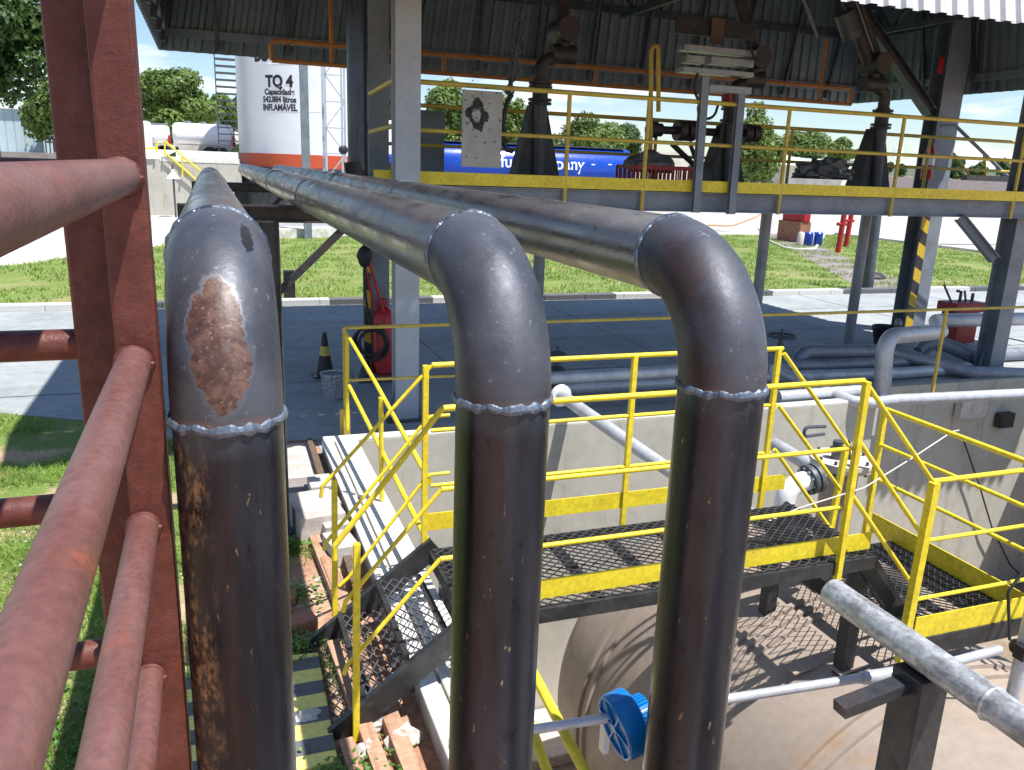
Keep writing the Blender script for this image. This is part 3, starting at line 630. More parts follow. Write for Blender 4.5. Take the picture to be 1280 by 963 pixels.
# extinguisher on striped column
e = thing('fire_extinguisher', 'red fire extinguisher hung on the striped column with curled hose', 'fire extinguisher', P(1157, 225, y=12.0))
c = P(1157, 225, y=12.0); r_ = .1
k_ = P(1157, 182, y=12.0).z
MB().lathe((c.x, 12.0, c.z), (0, 0, 1), [(0, r_*.9), (.02, r_), (k_-c.z-.12, r_), (k_-c.z-.04, r_*.6), (k_-c.z, .03)], 20).build('cylinder_body', 'red', e)
MB().lathe((c.x, 12.0, c.z+.26), (0, 0, 1), [(0, r_+.003), (.16, r_+.003)], 20).build('label_band', 'white', e)
MB().cyl((c.x, 12.0, k_), (c.x, 12.0, k_+.08), .035, 10).build('valve_head', 'rubber', e)
MB().tube(fillet([(c.x, 11.97, k_+.05), (c.x-.25, 11.97, k_+.1), (c.x-.3, 11.97, k_-.1), (c.x-.12, 11.92, k_-.14)], .12), .014, 8).build('discharge_hose', 'rubber', e)
a = P(1176, 82, y=12.2); o = MB().box((a.x-.06, 12.19, a.z-.14), (a.x+.05, 12.2, a.z+.14)).build('red_sign', 'red', smooth=False); tag(o, 'small red plate high on the striped column', 'sign')
# black riser pipe at left of the deck
o = MB().tube(fillet([(1.53, 9.2, 2.62), (1.53, 9.2, 2.75), (1.53, 9.2, 6.4)], .1), .112, 20).build('black_riser_pipe', millsteel('riser_pipe_scale', 'riser', 5)); tag(o, 'thick blackened vertical pipe rising to the roof left of the dark column', 'pipe')
o = MB().tube([(1.53, 9.2, 2.60), (1.53, 9.2, 2.66), (1.49, 9.2, 2.9)], .128, 20, rs=[.10, .128, .118]).build('riser_collar', 'black'); o.parent = bpy.data.objects['black_riser_pipe']
# cabinet behind the columns
cb_ = thing('control_cabinet', 'dark grey control cabinet between the pale column and stained board', 'cabinet', (3.0, 11.8, ZD))
a, b = P(524, 138, y=11.8), P(553, 216, y=11.8)
MB().box((a.x, 11.7, ZD-.1), (b.x, 12.0, a.z)).build('cabinet_body', 'grey_steel', cb_, smooth=False, bevel=.01)
a, b = P(496, 95, y=11.9), P(540, 100, y=11.9); MB().box((P(484, 80, y=11.9).x, 11.85, P(484, 150, y=11.9).z), (P(500, 80, y=11.9).x, 12.0, P(484, 80, y=11.9).z)).build('side_box', 'aluminium', cb_, smooth=False, bevel=.01)
# ------------------------------------------------------------ text
def text(s, name, loc, xdir, size, mt, parent=None, bend=None, font_w=1.0, ext=.004, bold=.0):
    cu = bpy.data.curves.new(name, 'FONT'); cu.body = s; cu.size = size; cu.align_x = 'CENTER'; cu.extrude = ext; cu.offset = bold
    tmp = bpy.data.objects.new('tmp', cu); COL.objects.link(tmp); dg = bpy.context.evaluated_depsgraph_get(); me = bpy.data.meshes.new_from_object(tmp.evaluated_get(dg))
    bpy.data.objects.remove(tmp)
    off = parent.location if parent else Vector((0, 0, 0)); xd = Vector(xdir).normalized(); nd = xd.cross(Vector((0, 0, 1)))
    for v in me.vertices:
        x, z, y = v.co.x*font_w, v.co.y, v.co.z
        if bend:  # wrap round vertical or horizontal cylinder
            cx0, cy0, R, a0, ax = bend
            if ax == 'V':
                a = a0+x/R; p = Vector((cx0+math.sin(a)*(R+.01+y), cy0-math.cos(a)*(R+.01+y), loc[2]+z))
            else:
                a = a0+z/R; p = Vector((loc[0]+x, cy0-math.cos(a)*(R+.01+y), cx0+math.sin(a)*(R+.01+y)))
        else: p = Vector(loc)+xd*x+Vector((0, 0, 1))*z+nd*y
        v.co = p-off
    me.materials.clear(); me.materials.append(M[mt]); o = bpy.data.objects.new(name, me); COL.objects.link(o); o.parent = parent
    return o
# ------------------------------------------------------------ storage tank TQ 4
RT = 4.8; ty = 50.0; el = P(297, 150, y=ty); tx = el.x+RT*1.0; tz = 2.45
tk = thing('storage_tank', 'tall white storage tank lettered TQ 4 with an orange red band at its foot', 'storage tank', (tx, ty, 0))
MB().cyl((tx, ty, 0), (tx, ty, tz), RT+.05, 64).build('tank_base', 'dark_steel', tk)
zb = P(340, 192, y=ty-RT).z; MB().cyl((tx, ty, tz), (tx, ty, zb), RT+.012, 64).build('red_band', 'tankred', tk)
MB().cyl((tx, ty, zb), (tx, ty, 12.5), RT, 64).build('tank_shell', 'white', tk)
mb = MB()
for z in (5.3, 7.6, 9.9): mb.ring((tx, ty, z), (0, 0, 1), RT, .012, 64, 4)
mb.build('shell_seam', 'white', tk)
MB().lathe((tx, ty, 12.5), (0, 0, 1), [(0, RT+.05), (.1, RT+.05), (1.0, .2)], 64).build('tank_roof', 'white', tk)
def tqtext(s, px, py, hpx, nm='lettering', fw=1.0, bold=0):
    bold *= 1.8
    yy = ty-RT*.97; q = P(px, py, y=yy); a0 = math.asin((q.x-tx)/RT); yy = ty-RT*math.cos(a0); q = P(px, py, y=yy); s_ = hpx/FPX*yy/.70*.86
    text(s, nm, (0, 0, q.z), (1, 0, 0), s_, 'ink', tk, (tx, ty, RT, a0, 'V'), fw, .003, bold)
tqtext('TQ 4', 350, 108.5, 14, fw=.92, bold=.02); tqtext('Capacidade', 350, 118.5, 7.2, fw=.95, bold=.008); tqtext('542.884 litros', 350, 128, 7.2, fw=.88, bold=.008); tqtext('INFLAMÁVEL', 350.5, 138.5, 8, fw=.8, bold=.008); tqtext('DO', 329, 76, 12, fw=.9, bold=.03)
# stair tower on the left of the tank
st = thing('tank_stair', 'dark zigzag access stair climbing the left side of the storage tank', 'stair', P(285, 150, y=ty))
a = P(272, 150, y=ty-2); b = P(297, 150, y=ty-2); mb = MB()
z = 3.0
while z < 12: mb.box((a.x, ty-2.5, z), (b.x, ty-1.7, z+.05)); z += .34
mb.build('tread', 'dark_steel', st, smooth=False)
mb = MB(); mb.bar((a.x, ty-2.5, 2.6), (a.x, ty-2.5, 12.5), .05, .05); mb.bar((a.x, ty-1.7, 2.6), (a.x, ty-1.7, 12.5), .05, .05); mb.bar((a.x, ty-2.5, 5.2), (b.x, ty-2.5, 3.5), .04, .04); mb.build('stair_post', 'dark_steel', st, smooth=False)
# lattice mast and pole
lt = thing('lattice_tower', 'white lattice tower between the storage tank and the black pipe', 'lattice tower', P(422, 205, y=40))
mb = MB(); Y_ = 40.0; xa, xb = P(407, 150, y=Y_).x, P(431, 150, y=Y_).x; z0 = 1.0
for x in (xa, xb):
    for y in (Y_, Y_+.9): mb.bar((x, y, 0), (x, y, 8.2), .09, .09)
mb.build('mast_leg', 'light_steel', lt, smooth=False); mb = MB(); z = .9; i = 0
while z < 8:
    mb.bar((xa, Y_-.03, z), (xb, Y_-.03, z), .05, .05)
    if i % 2: mb.bar((xa, Y_-.03, z), (xb, Y_-.03, z+1.15), .05, .05)
    else: mb.bar((xb, Y_-.03, z), (xa, Y_-.03, z+1.15), .05, .05)
    z += 1.15; i += 1
mb.build('lattice_brace', 'light_steel', lt, smooth=False)
MB().lathe(P(427, 188, y=39.6), (.3, -1, .1), [(0, .16), (.1, .2), (.25, .2), (.3, .1)], 14).build('floodlight', 'black', lt)
a, b = P(379, 80, y=32), P(386, 207, y=32); o = tag(MB().bar((a.x, 32, 8.5), (a.x, 32, 0), .28, .28).build('grey_pole', 'grey_steel', smooth=False), 'plain grey square pole standing in front of the white storage tank', 'pole')

# ------------------------------------------------------------ blue tanker truck
by = 41.0; xa = P(537, 200, y=by).x; xb = P(784, 200, y=by).x; zt_ = 4.02; R_ = 1.12; zc = zt_-R_
tr = thing('tanker_truck', 'deep blue tanker trailer with white lettering parked beyond the walkway', 'tanker truck', (xa, by, 0))
MB().lathe((xa, by, zc), (1, 0, 0), [(-.02, .2), (0, R_*.8), (.1, R_*.97), (.25, R_), (xb-xa-.25, R_), (xb-xa-.1, R_*.97), (xb-xa, R_*.8), (xb-xa+.02, .2)], 48).build('tank_shell', 'blue', tr)
mb = MB()
for i in range(3): x = xa+2.2+i*2.6; mb.cyl((x, by, zt_-.05), (x, by, zt_+.18), .3, 16)
mb.bar((xa+.4, by-.3, zt_+.02), (xb-.4, by-.3, zt_+.02), .5, .05); mb.build('manhole', 'dark_steel', tr)
mb = MB(); mb.box((xa+.3, by-.9, zc-R_-.25), (xb-.2, by+.9, zc-R_+.12)); mb.build('chassis', 'dark_steel', tr, smooth=False)
for i in range(3):
    for sy in (-1, 1):
        x = xb-1.2-i*1.25; w_ = MB().cyl((x, by+sy*.85, .5), (x, by+sy*1.15, .5), .5, 24).build('wheel', 'rubber', tr); MB().cyl((x, by+sy*1.1, .5), (x, by+sy*1.17, .5), .26, 16).build('rim', 'aluminium', w_)
cabx = xa-2.9
MB().prism([(cabx, by-1.2), (cabx+2.2, by-1.2), (cabx+2.2, by+1.2), (cabx, by+1.2)], .7, 3.3).build('cab', 'blue', tr, smooth=False, bevel=.15)
for sy in (-1, 1): w_ = MB().cyl((cabx+.9, by+sy*.85, .5), (cabx+.9, by+sy*1.15, .5), .5, 24).build('wheel', 'rubber', tr)
MB().box((cabx+.5, by-1.21, 2.0), (cabx+1.5, by-1.203, 2.9)).build('side_window', 'black', tr, smooth=False)
tcx = (P(624, 200, y=by-R_).x+P(730, 200, y=by-R_).x)/2
tz_ = zc+.0
q = P(680, 211, y=by-R_*.95)
text('fuel company', 'lettering', (P(678, 211, y=by-1).x, 0, 0), (1, 0, 0), .86, 'whiteink', tr, (zc, by, R_, math.asin((q.z-zc)/R_), 'H'), 1.0, .003, .008)
mb = MB()
for px in (741, 762, 553, 573):
    q = P(px, 206, y=by-R_*.93); mb.box((q.x-.1, q.y-.06, q.z-.03), (q.x+.1, q.y-.02, q.z+.03))
mb.build('reflector', 'whiteink', tr, smooth=False)
# white tankers at left on the terrace
def white_tanker(label, px0, px1, pt, pb, y, mt='white'):
    a, b = P(px0, pt, y=y), P(px1, pb, y=y); R = (a.z-b.z)*.5; zc = a.z-R; ln = b.x-a.x
    t = thing('white_tanker', label, 'tanker truck', (a.x, y, 2.55), 'white tankers parked on the terrace')
    MB().lathe((a.x, y, zc), (1, 0, 0), [(-.02, .2), (.02, R*.8), (.15, R*.97), (.3, R), (ln-.3, R), (ln-.1, R*.95), (ln, R*.8), (ln+.02, .1)], 40).build('tank_shell', mt, t)
    MB().box((a.x+.3, y-.8, zc-R-.2), (b.x-.2, y+.8, zc-R+.15)).build('chassis', 'cream', t, smooth=False)
    mb = MB()
    for i in range(3): x = a.x+ln*(.25+.25*i); mb.cyl((x, y, zc+R-.05), (x, y, zc+R+.12), .2, 12)
    mb.build('manhole', 'aluminium', t)
    for i in range(2):
        x = a.x+ln*(.6+.18*i); MB().cyl((x, y-1.0, 3.0), (x, y-.75, 3.0), .45, 20).build('wheel', 'rubber', t)
    MB().box((b.x-.05, y-R, zc-R*.9), (b.x+.08, y-R*.5, zc+R*.1)).build('rear_light', 'red', t, smooth=False)
    return t
white_tanker('nearer white tanker barrel with a ladder just left of the storage tank', 215, 292, 153, 187, 56)
w2 = white_tanker('farther white tanker half hidden behind the red post', 186, 213, 156, 184, 60)
a = P(183, 152, y=58); MB().box((a.x-1.2, 57.2, 2.6), (a.x+.2, 59.2, a.z)).build('cab', 'white', w2, smooth=False, bevel=.12)

# ------------------------------------------------------------ ramp wall with yellow stair rail
rw = thing('ramp_wall', 'pale grey retaining wall with stepped top below the white tankers', 'wall', (-3, 44, 0))
Y_ = 44.0
def pxz(px, py, y): q = P(px, py, y=y); return q.x, q.z
x0, z0 = pxz(178, 198, Y_); x1, z1 = pxz(210, 190, Y_); x2, z2 = pxz(300, 196, Y_)
mb = MB(); mb.box((x0-.3, Y_, 0), (x1-.4, Y_+.4, z0)); mb.box((x1-.4, Y_, 0), (1.45, Y_+.4, z2-.35)); mb.build('wall_body', 'wall', rw, smooth=False)
mb = MB(); mb.add([(x0-.3, Y_+.4, z0), (x1-.4, Y_+.4, z0), (x1+.4, Y_+2.2, z1+.1), (x0, Y_+2.2, z1+.1)], [(0, 1, 2, 3)]); mb.box((x1-.4, Y_-.02, z2-.35), (1.45, Y_+2.3, z2-.12)); mb.box((x1+.3, Y_+1.4, z2-.12), (1.45, Y_+2.3, z2+.2)); mb.build('wall_cap', 'walltop', rw, smooth=False)
rr = thing('ramp_handrail', 'thin yellow handrail sloping down beside the pale ramp wall', 'handrail', P(230, 200, y=43.8))
mb = MB(); 
for pa, pb in (((205, 176), (252, 215)), ((205, 190), (247, 227)), ((181, 186), (197, 186)), ((196, 176), (196, 192))): mb.tube([P(*pa, y=43.8), P(*pb, y=43.8)], .045, 8)
mb.build('rail_tube', 'yellow', rr)
for px, a_, b_ in ((206, 176, 196), (228, 195, 222)): MB().tube([P(px, a_, y=43.8), P(px, b_, y=43.8)], .04, 8).build('rail_post', 'yellow', rr)
mk = thing('marker_post', 'thin grey post with a white conical cap in front of the ramp wall', 'post', P(220, 270, z=0))
b = P(220, 272, z=0); zt2 = P(217, 214, y=b.y).z
MB().cyl((b.x, b.y, 0), (b.x, b.y, zt2+.3), .045, 10).build('post_tube', 'dark_steel', mk); MB().lathe((b.x, b.y, zt2-.35), (0, 0, 1), [(0, .32), (.04, .3), (.3, .08), (.42, .05)], 18).build('cone_cap', 'white', mk)

# shed and yard lamp at the left
sh = thing('pale_shed', 'pale blue sheet metal shed under the tree at the far left', 'shed', P(25, 185, y=52))
a, b = P(-30, 134, y=52), P(49, 185, y=52)
mb = MB(); x = a.x
while x < b.x: mb.box((x, 52, 0), (x+.36, 55, a.z)); mb.box((x+.36, 52.03, 0), (x+.42, 55, a.z)); x += .42
mb.build('shed_wall', 'shed', sh, smooth=False)
MB().box((a.x-.2, 51.8, a.z), (x+.15, 55.2, a.z+.14)).build('shed_roof', 'white', sh, smooth=False)
gt = thing('yard_gate', 'dark bar gate between the shed and the red post', 'gate', P(70, 188, y=46))
mb = MB(); a, b = P(56, 170, y=46), P(88, 190, y=46)
mb.bar((a.x, 46, a.z), (b.x, 46, a.z), .06, .06)
for i in range(7): x = a.x+(b.x-a.x)*i/6; mb.bar((x, 46, .8), (x, 46, a.z), .05, .05)
mb.build('gate_bars', 'darker', gt, smooth=False)
o = struct(MB().box((-60, 45.2, 0), (-2.9, 46.3, 2.75)).build('bank', 'greyslab', smooth=False))
lp = thing('yard_lamp', 'tall thin yard lamp post with two heads against the sky at left', 'street lamp', P(53, 110, y=55))
b = P(54, 150, y=55); tp = P(51, 50, y=55)
MB().cyl((b.x, 55, 0), (b.x, 55, tp.z), .09, 10, .05).build('lamp_pole', 'light_steel', lp)
MB().box((tp.x-.35, 54.8, tp.z-.25), (tp.x+.1, 55.2, tp.z+.12)).build('lamp_head', 'aluminium', lp, smooth=False, bevel=.03); MB().bar((tp.x, 55, tp.z), (tp.x+.6, 55, tp.z+.03), .08, .06).build('lamp_arm', 'light_steel', lp, smooth=False)

# ------------------------------------------------------------ trees
def tree(label, c, R, hgt, n=5200, leaf=.3, mt='leaf', seed=0, lobes=16, trunk=True, group=None, zbase=0):
    rr_ = random.Random(seed); t = thing('tree', label, 'tree', (c[0], c[1], zbase), group)
    cz = zbase+hgt-R[2]; L_ = []
    for i in range(lobes):
        a = rr_.uniform(0, 6.28); e = rr_.uniform(-.95, 1); q = rr_.uniform(.35, .85); ce = math.sqrt(max(0, 1-e*e))
        L_.append((Vector((c[0]+math.cos(a)*ce*R[0]*q, c[1]+math.sin(a)*ce*R[1]*q, cz+e*R[2]*q)), rr_.uniform(.26, .46)))
    L_.append((Vector((c[0], c[1], cz)), .6)); V = []; F = []; tot = sum(l[1]**2 for l in L_)
    for (p, s) in L_:
        for i in range(int(2.1*n*s*s/tot)):
            d = Vector((rr_.gauss(0, 1), rr_.gauss(0, 1), rr_.gauss(0, 1))).normalized(); rad = rr_.uniform(.45, 1.0)**.4
            f = 1+.35*mnoise.noise(d*2.6+p)
            q = p+Vector((d.x*R[0]*s*f, d.y*R[1]*s*f, d.z*R[2]*s*f))*rad
            nrm = (d+Vector((rr_.uniform(-.8, .8), rr_.uniform(-.8, .8), rr_.uniform(-.3, .9)))).normalized(); u = nrm.orthogonal().normalized(); u.rotate(Matrix.Rotation(rr_.uniform(0, 6.28), 3, nrm)); w_ = nrm.cross(u)
            s1 = leaf*.62*rr_.uniform(.6, 1.4); s2 = s1*.55; k_ = len(V); V += [q-u*s1, q-w_*s2, q+u*s1, q+w_*s2]; F.append((k_, k_+1, k_+2, k_+3))
    me = bpy.data.meshes.new('crown'); me.from_pydata([v-t.location for v in V], [], F); me.materials.append(M[mt]); o = bpy.data.objects.new('crown', me); COL.objects.link(o); o.parent = t
    if trunk:
        mb = MB(); r0 = max(.12, R[0]*.07); mb.tube([(c[0], c[1], zbase), (c[0]+.1, c[1], zbase+(cz-zbase)*.5), (c[0], c[1], cz)], r0, 9, rs=[r0*1.3, r0, r0*.6])
        for (p, s) in L_[:6]: mb.tube([(c[0], c[1], cz-R[2]*.7), (Vector((c[0], c[1], cz))+p)/2, p], r0*.4, 6, rs=[r0*.6, r0*.35, r0*.12])
        mb.build('trunk', 'bark', t)
    return t
def treepx(label, px, ptop, pbot, wpx, y, zb=0, **k):
    tp = P(px, ptop, y=y); bt = P(px, pbot, y=y); Rx = wpx/2/FPX*y*1.08; Rz = (tp.z-bt.z)/2
    return tree(label, (tp.x, y), (Rx, Rx, Rz), tp.z-zb, zbase=zb, **k)
treepx('big overhanging tree cut off by the left edge of the picture', -40, -50, 122, 130, 30, n=9000, leaf=.16, mt='darkleaf', seed=1, lobes=22)
treepx('medium green tree between the pale shed and the red post', 78, 88, 200, 78, 50, n=5200, leaf=.2, mt='leaf', seed=2)
treepx('round domed tree above the farther white tanker', 217, 90, 178, 96, 75, zb=2.5, n=9000, leaf=.26, mt='leaf', seed=3, lobes=20)
treepx('lower tree between the domed tree and the tank stair', 262, 110, 178, 60, 85, zb=2.5, n=4500, leaf=.3, mt='leaf', seed=4)
treepx('dark tree showing through the rungs of the tank stair', 288, 118, 165, 40, 90, zb=2.5, n=2600, leaf=.3, mt='darkleaf', seed=41)
treepx('bright green tree right of the pale column behind the stained board', 562, 100, 205, 70, 48, n=5000, leaf=.2, mt='leaf', seed=5)
treepx('small tree in the gap left of the middle loading arm', 640, 112, 205, 46, 56, n=3000, leaf=.2, mt='leaf', seed=6)
treepx('feathery tree above the blue tanker, right of the first loading arm', 738, 138, 205, 96, 60, n=6000, leaf=.2, mt='leaf', seed=7)
treepx('darker tree beside the vent hook over the rear end of the blue tanker', 786, 146, 212, 44, 64, n=2600, leaf=.2, mt='darkleaf', seed=8)
treepx('broad bright tree right of the meter stand', 950, 133, 235, 92, 62, n=8000, leaf=.24, mt='leaf', seed=9, lobes=20)
treepx('bushy tree behind the white roofed house', 1010, 158, 222, 84, 72, n=5200, leaf=.24, mt='leaf', seed=10)
treepx('low bush rising left of the rightmost loading arm', 1052, 174, 208, 50, 80, n=2600, leaf=.26, mt='leaf', seed=11)
for i, (px, pt, wd, lb) in enumerate(((1108, 198, 22, 'tiny distant palm like tree right of the rightmost loading arm'), (1130, 202, 16, 'tiny distant tree just left of the fire extinguisher'), (1196, 196, 26, 'small distant tree right of the striped column'), (1222, 202, 34, 'small distant bush under the sloping bay rail'), (1258, 200, 40, 'distant bush at the right edge beyond the low wall'))):
    treepx(lb, px, pt, 226, wd, 150, n=900, leaf=.5, mt='darkleaf', seed=20+i, lobes=7)
# far tree line as one mass
mb = MB(); V = []; F = []; rr_ = random.Random(5)
for i in range(15000):
    x = rr_.uniform(-260, 900); y = 420+rr_.uniform(0, 40); h = 7+5*mnoise.noise(Vector((x*.03, 0, 0)))+2*mnoise.noise(Vector((x*.2, 3, 0))); z = rr_.uniform(0, 1)**.7*h
    s_ = rr_.uniform(.8, 1.8); a = rr_.uniform(0, 6.28); dx, dy = math.cos(a)*s_, math.sin(a)*s_; k_ = len(V); V += [Vector((x-dx, y-dy, z)), Vector((x, y, z-s_*.6)), Vector((x+dx, y+dy, z)), Vector((x, y, z+s_*.8))]; F.append((k_, k_+1, k_+2, k_+3))
me = bpy.data.meshes.new('far_wood'); me.from_pydata(V, [], F); me.materials.append(M['darkleaf']); o = bpy.data.objects.new('far_wood', me); COL.objects.link(o); struct(o, 'stuff')

# ------------------------------------------------------------ far buildings and walls at right
hs = thing('white_roofed_house', 'low house with a white sheet roof behind the tarpaulin bundle', 'house', P(1010, 215, y=68))
a, b = P(975, 210, y=68), P(1068, 236, y=68)
MB().box((a.x+.6, 68, 0), (b.x, 76, P(1010, 206, y=68).z)).build('house_wall', 'cream', hs, smooth=False)
r0 = P(972, 206, y=67); r1 = P(1068, 206, y=67); zr = P(1010, 193, y=72).z
MB().add([(r0.x, 67, r0.z), (r1.x, 67, r0.z), (r1.x, 72, zr), (r0.x+1.8, 72, zr), (r0.x, 77, r0.z), (r1.x, 77, r0.z)], [(0, 1, 2, 3), (3, 2, 5, 4), (0, 3, 4), (1, 5, 2)]).build('house_roof', 'terracotta', hs, smooth=False)
MB().box((a.x+1.2, 67.97, .9), (a.x+2.0, 68.0, 2.1)).build('window', 'black', hs, smooth=False)
def bwall(label, p0, p1, ptop, y, mt='wall', name='boundary_wall', th=.3):
    a = P(p0, ptop, y=y); b = P(p1, ptop+(p1-p0)*.0374, y=y); o = MB().box((a.x, y, 0), (b.x, y+th, a.z)).build(name, mt, smooth=False); return tag(o, label, 'wall')
bwall('brownish boundary wall left of the white roofed house', 868, 1130, 212, 90, 'greyslab')
bwall('grey block boundary wall at the right beyond the striped column', 1095, 1400, 220, 85, 'greyslab')
bwall('whitish far wall seen behind the red crate', 795, 862, 188, 75, 'cream')
wh = thing('white_warehouse', 'long low white warehouse on the horizon right of the extinguisher', 'warehouse', P(1200, 200, y=190))
a, b = P(1100, 204, y=190), P(1255, 207, y=190)
MB().box((a.x, 190, 0), (b.x, 205, a.z-.3)).build('warehouse_wall', 'cream', wh, smooth=False)
MB().prism([(a.x-1, 189), (b.x+1, 189), (b.x+1, 206), (a.x-1, 206)], a.z-.3, a.z+.6).build('warehouse_roof', 'white', wh, smooth=False)
o = tag(MB().lathe(P(1122, 195, y=200)-Vector((0, 0, 1)), (0, 0, 1), [(-5, .4), (0, .4), (.1, 1.4), (3.2, 1.4), (3.6, .3)], 14).build('water_tower', 'white'), 'small white water tower on the horizon right of the rightmost loading arm', 'water tower')
o = tag(MB().box((P(925, 190, y=78).x, 78, 0), (P(942, 190, y=78).x, 80.5, P(930, 192, y=78).z)).build('white_container', 'white', smooth=False, bevel=.04), 'upright white container glimpsed right of the meter stand legs', 'container')
# post bracing at the far right (lattice conveyor)
o = tag(MB().bar(P(1205, 222, y=30), P(1300, 226, y=30), .35, .25).build('dark_rack_beam', 'darker', smooth=False), 'dark horizontal rack beam at the right edge behind the yellow toe board', 'beam')
sr = thing('bay_stair_rail', 'grey blue stair handrail sloping down at the right end of the walkway', 'handrail', P(1200, 160, y=11.6))
mb = MB(); mb.tube(fillet([P(1176, 158, y=11.4), P(1195, 158, y=11.4), P(1230, 192, y=11.4), P(1275, 236, y=11.4)], .15), .03, 10); mb.build('rail_tube', 'grey_steel', sr)
for pa, pb in (((1192, 192), (1212, 220)), ((1230, 192), (1232, 220)), ((1256, 198), (1272, 216))): MB().tube([P(*pa, y=11.4), P(*pb, y=11.4)], .022, 8).build('rail_strut', 'dullyellow', sr)

# fuel pump hut things on the grass, right
pl = thing('hose_plinth', 'brick plinth with red top and blue drums at the path end', 'plinth', P(1008, 305, z=0))
a = P(998, 304, z=0); b = P(1038, 308, z=0); hz = P(1010, 278, y=a.y).z
MB().box((a.x, a.y, 0), (b.x, a.y+1.6, hz)).build('plinth_body', 'brick', pl, smooth=False); MB().box((a.x+.1, a.y-.05, hz), (b.x-.1, a.y+1.5, hz+.9)).build('red_cabinet', 'red', pl, smooth=False, bevel=.04)
for i, px in enumerate((1005, 1017)):
    q = P(px, 307, z=0); t = thing('plastic_drum', ('left' if i == 0 else 'right')+' small blue drum with a cream half against the brick plinth', 'drum', (q.x, q.y, 0), 'drums by the plinth')
    MB().lathe((q.x, q.y-.2, 0), (0, 0, 1), [(0, .2), (.03, .22), (.55, .22), (.6, .18)], 16).build('drum_body', 'blue', t); MB().lathe((q.x-.3, q.y-.1, 0), (0, 0, 1), [(0, .16), (.52, .16), (.6, .1)], 12).build('cream_jug', 'cream', t)
for i, (px, py) in enumerate(((1047, 316), (1057, 309))):
    q = P(px, py, z=0); hz2 = 2.2; o = MB().cyl((q.x, q.y, 0), (q.x+.1, q.y, hz2), .11, 12); o.cyl((q.x-.2, q.y, 1.15), (q.x+.24, q.y, 1.15), .07, 10)
    o.tube([(q.x+.05, q.y, 1.9), (q.x-.35, q.y, 2.15), (q.x-.5, q.y, 1.9)], .07, 8)
    tag(o.build('hydrant_post', 'red'), ('nearer' if i == 0 else 'farther')+' of the two red hydrant posts on the right lawn', 'hydrant', 'red hydrant posts')
o = tag(MB().tube(fillet([P(948, 285, z=.03), P(958, 300, z=.03), P(985, 312, z=.03), P(1018, 312, z=.03), P(1028, 298, z=.03), P(1040, 275, z=.9)], 1.5), .06, 8).build('ground_hose', 'cream'), 'pale hose curling over the garden path to the brick plinth', 'hose')
o = tag(MB().tube(fillet([P(885, 282, z=.03), P(915, 283, z=.03), P(945, 272, z=.03), P(960, 262, z=.03)], 1.5), .05, 8).build('red_hose', 'orange'), 'thin reddish hose lying on the pale yard behind the right elbow', 'hose')
q = P(1087, 348, z=0); tag(MB().blob((q.x, q.y, .05), (.5, .4, .16), 16, 8, .3).build('hose_heap', 'rubber'), 'dark low heap on the lawn near the dark pole', 'heap')
# ------------------------------------------------------------ things standing on the driveway
q = P(411, 478, z=0); cn_ = thing('traffic_cone', 'black traffic cone with a yellow band standing behind the steel bucket', 'traffic cone', (q.x, q.y+.35, 0))
cx, cy = q.x, q.y+.35
MB().box((cx-.17, cy-.17, 0), (cx+.17, cy+.17, .03)).build('cone_base', 'black', cn_, smooth=False)
for nm, z0, z1, mt in (('cone_body', .03, .30, 'black'), ('reflective_band', .30, .43, 'dullyellow'), ('cone_tip', .43, .62, 'black')):
    r = lambda z: .125-.16*z; MB().cyl((cx, cy, z0), (cx, cy, z1), r(z0), 20, r(z1)).build(nm, mt, cn_)
q = P(417, 499, z=0); bk = thing('steel_bucket', 'dented galvanised bucket on the driveway in front of the cone', 'bucket', q)
mb = MB(); mb.lathe(q, (0, 0, 1), [(0, .10), (.01, .115), (.32, .155), (.325, .162), (.34, .162), (.34, .15), (.03, .105)], 26); mb.build('bucket_shell', 'galv', bk)
MB().tube([q+Vector((math.cos(a)*.158, math.sin(a)*.158*.5, .33-.0*abs(math.sin(a)))) for a in [math.pi*i/12 for i in range(13)]], .005, 6).build('handle', 'dark_steel', bk)
# red wheeled extinguisher
q = P(482, 478, z=0); ec = thing('wheeled_extinguisher', 'tall red wheeled extinguisher with coiled black hose beside the pale column', 'wheeled extinguisher', (q.x, q.y, 0))
x, y = q.x-.02, q.y
MB().lathe((x, y, .12), (0, 0, 1), [(0, .1), (.05, .15), (.75, .15), (.88, .1), (.93, .04)], 22).build('cylinder_body', 'red', ec)
MB().cyl((x, y, 1.03), (x, y, 1.15), .045, 12).build('valve_head', 'red', ec)
mb = MB(); mb.tube([(x-.12, y-.05, 1.0), (x-.3, y-.1, 1.75)], .02, 8); mb.tube([(x-.02, y-.08, 1.0), (x-.24, y-.12, 1.75)], .02, 8); mb.build('push_handle', 'red', ec)
mb = MB(); mb.ring((x-.2, y-.14, .62), (.3, 1, 0), .2, .022, 24, 8); mb.ring((x-.21, y-.17, .58), (.3, 1, .1), .23, .022, 24, 8); mb.ring((x-.19, y-.2, .6), (.2, 1, 0), .17, .022, 24, 8); mb.tube([(x-.2, y-.1, .8), (x-.26, y-.1, 1.2), (x-.27, y-.1, 2.4)], .018, 8); mb.build('hose_coil', 'rubber', ec)
mb = MB(); mb.blob((x-.27, y-.1, 1.72), (.1, .1, .14), 12, 8, .2, 3, False); mb.build('hose_bundle', 'rubber', ec)
for s_ in (-1, 1): MB().cyl((x+s_*.2, y+.05, .15), (x+s_*.24, y+.05, .15), .15, 18).build('wheel', 'rubber', ec)
q = P(363, 379, z=0); o = tag(MB().box((q.x-.12, q.y-.1, 0), (q.x+.1, q.y+.1, .68)).build('black_box', 'black', smooth=False, bevel=.01), 'small black box standing at the kerb beside the dark pipe support', 'box')
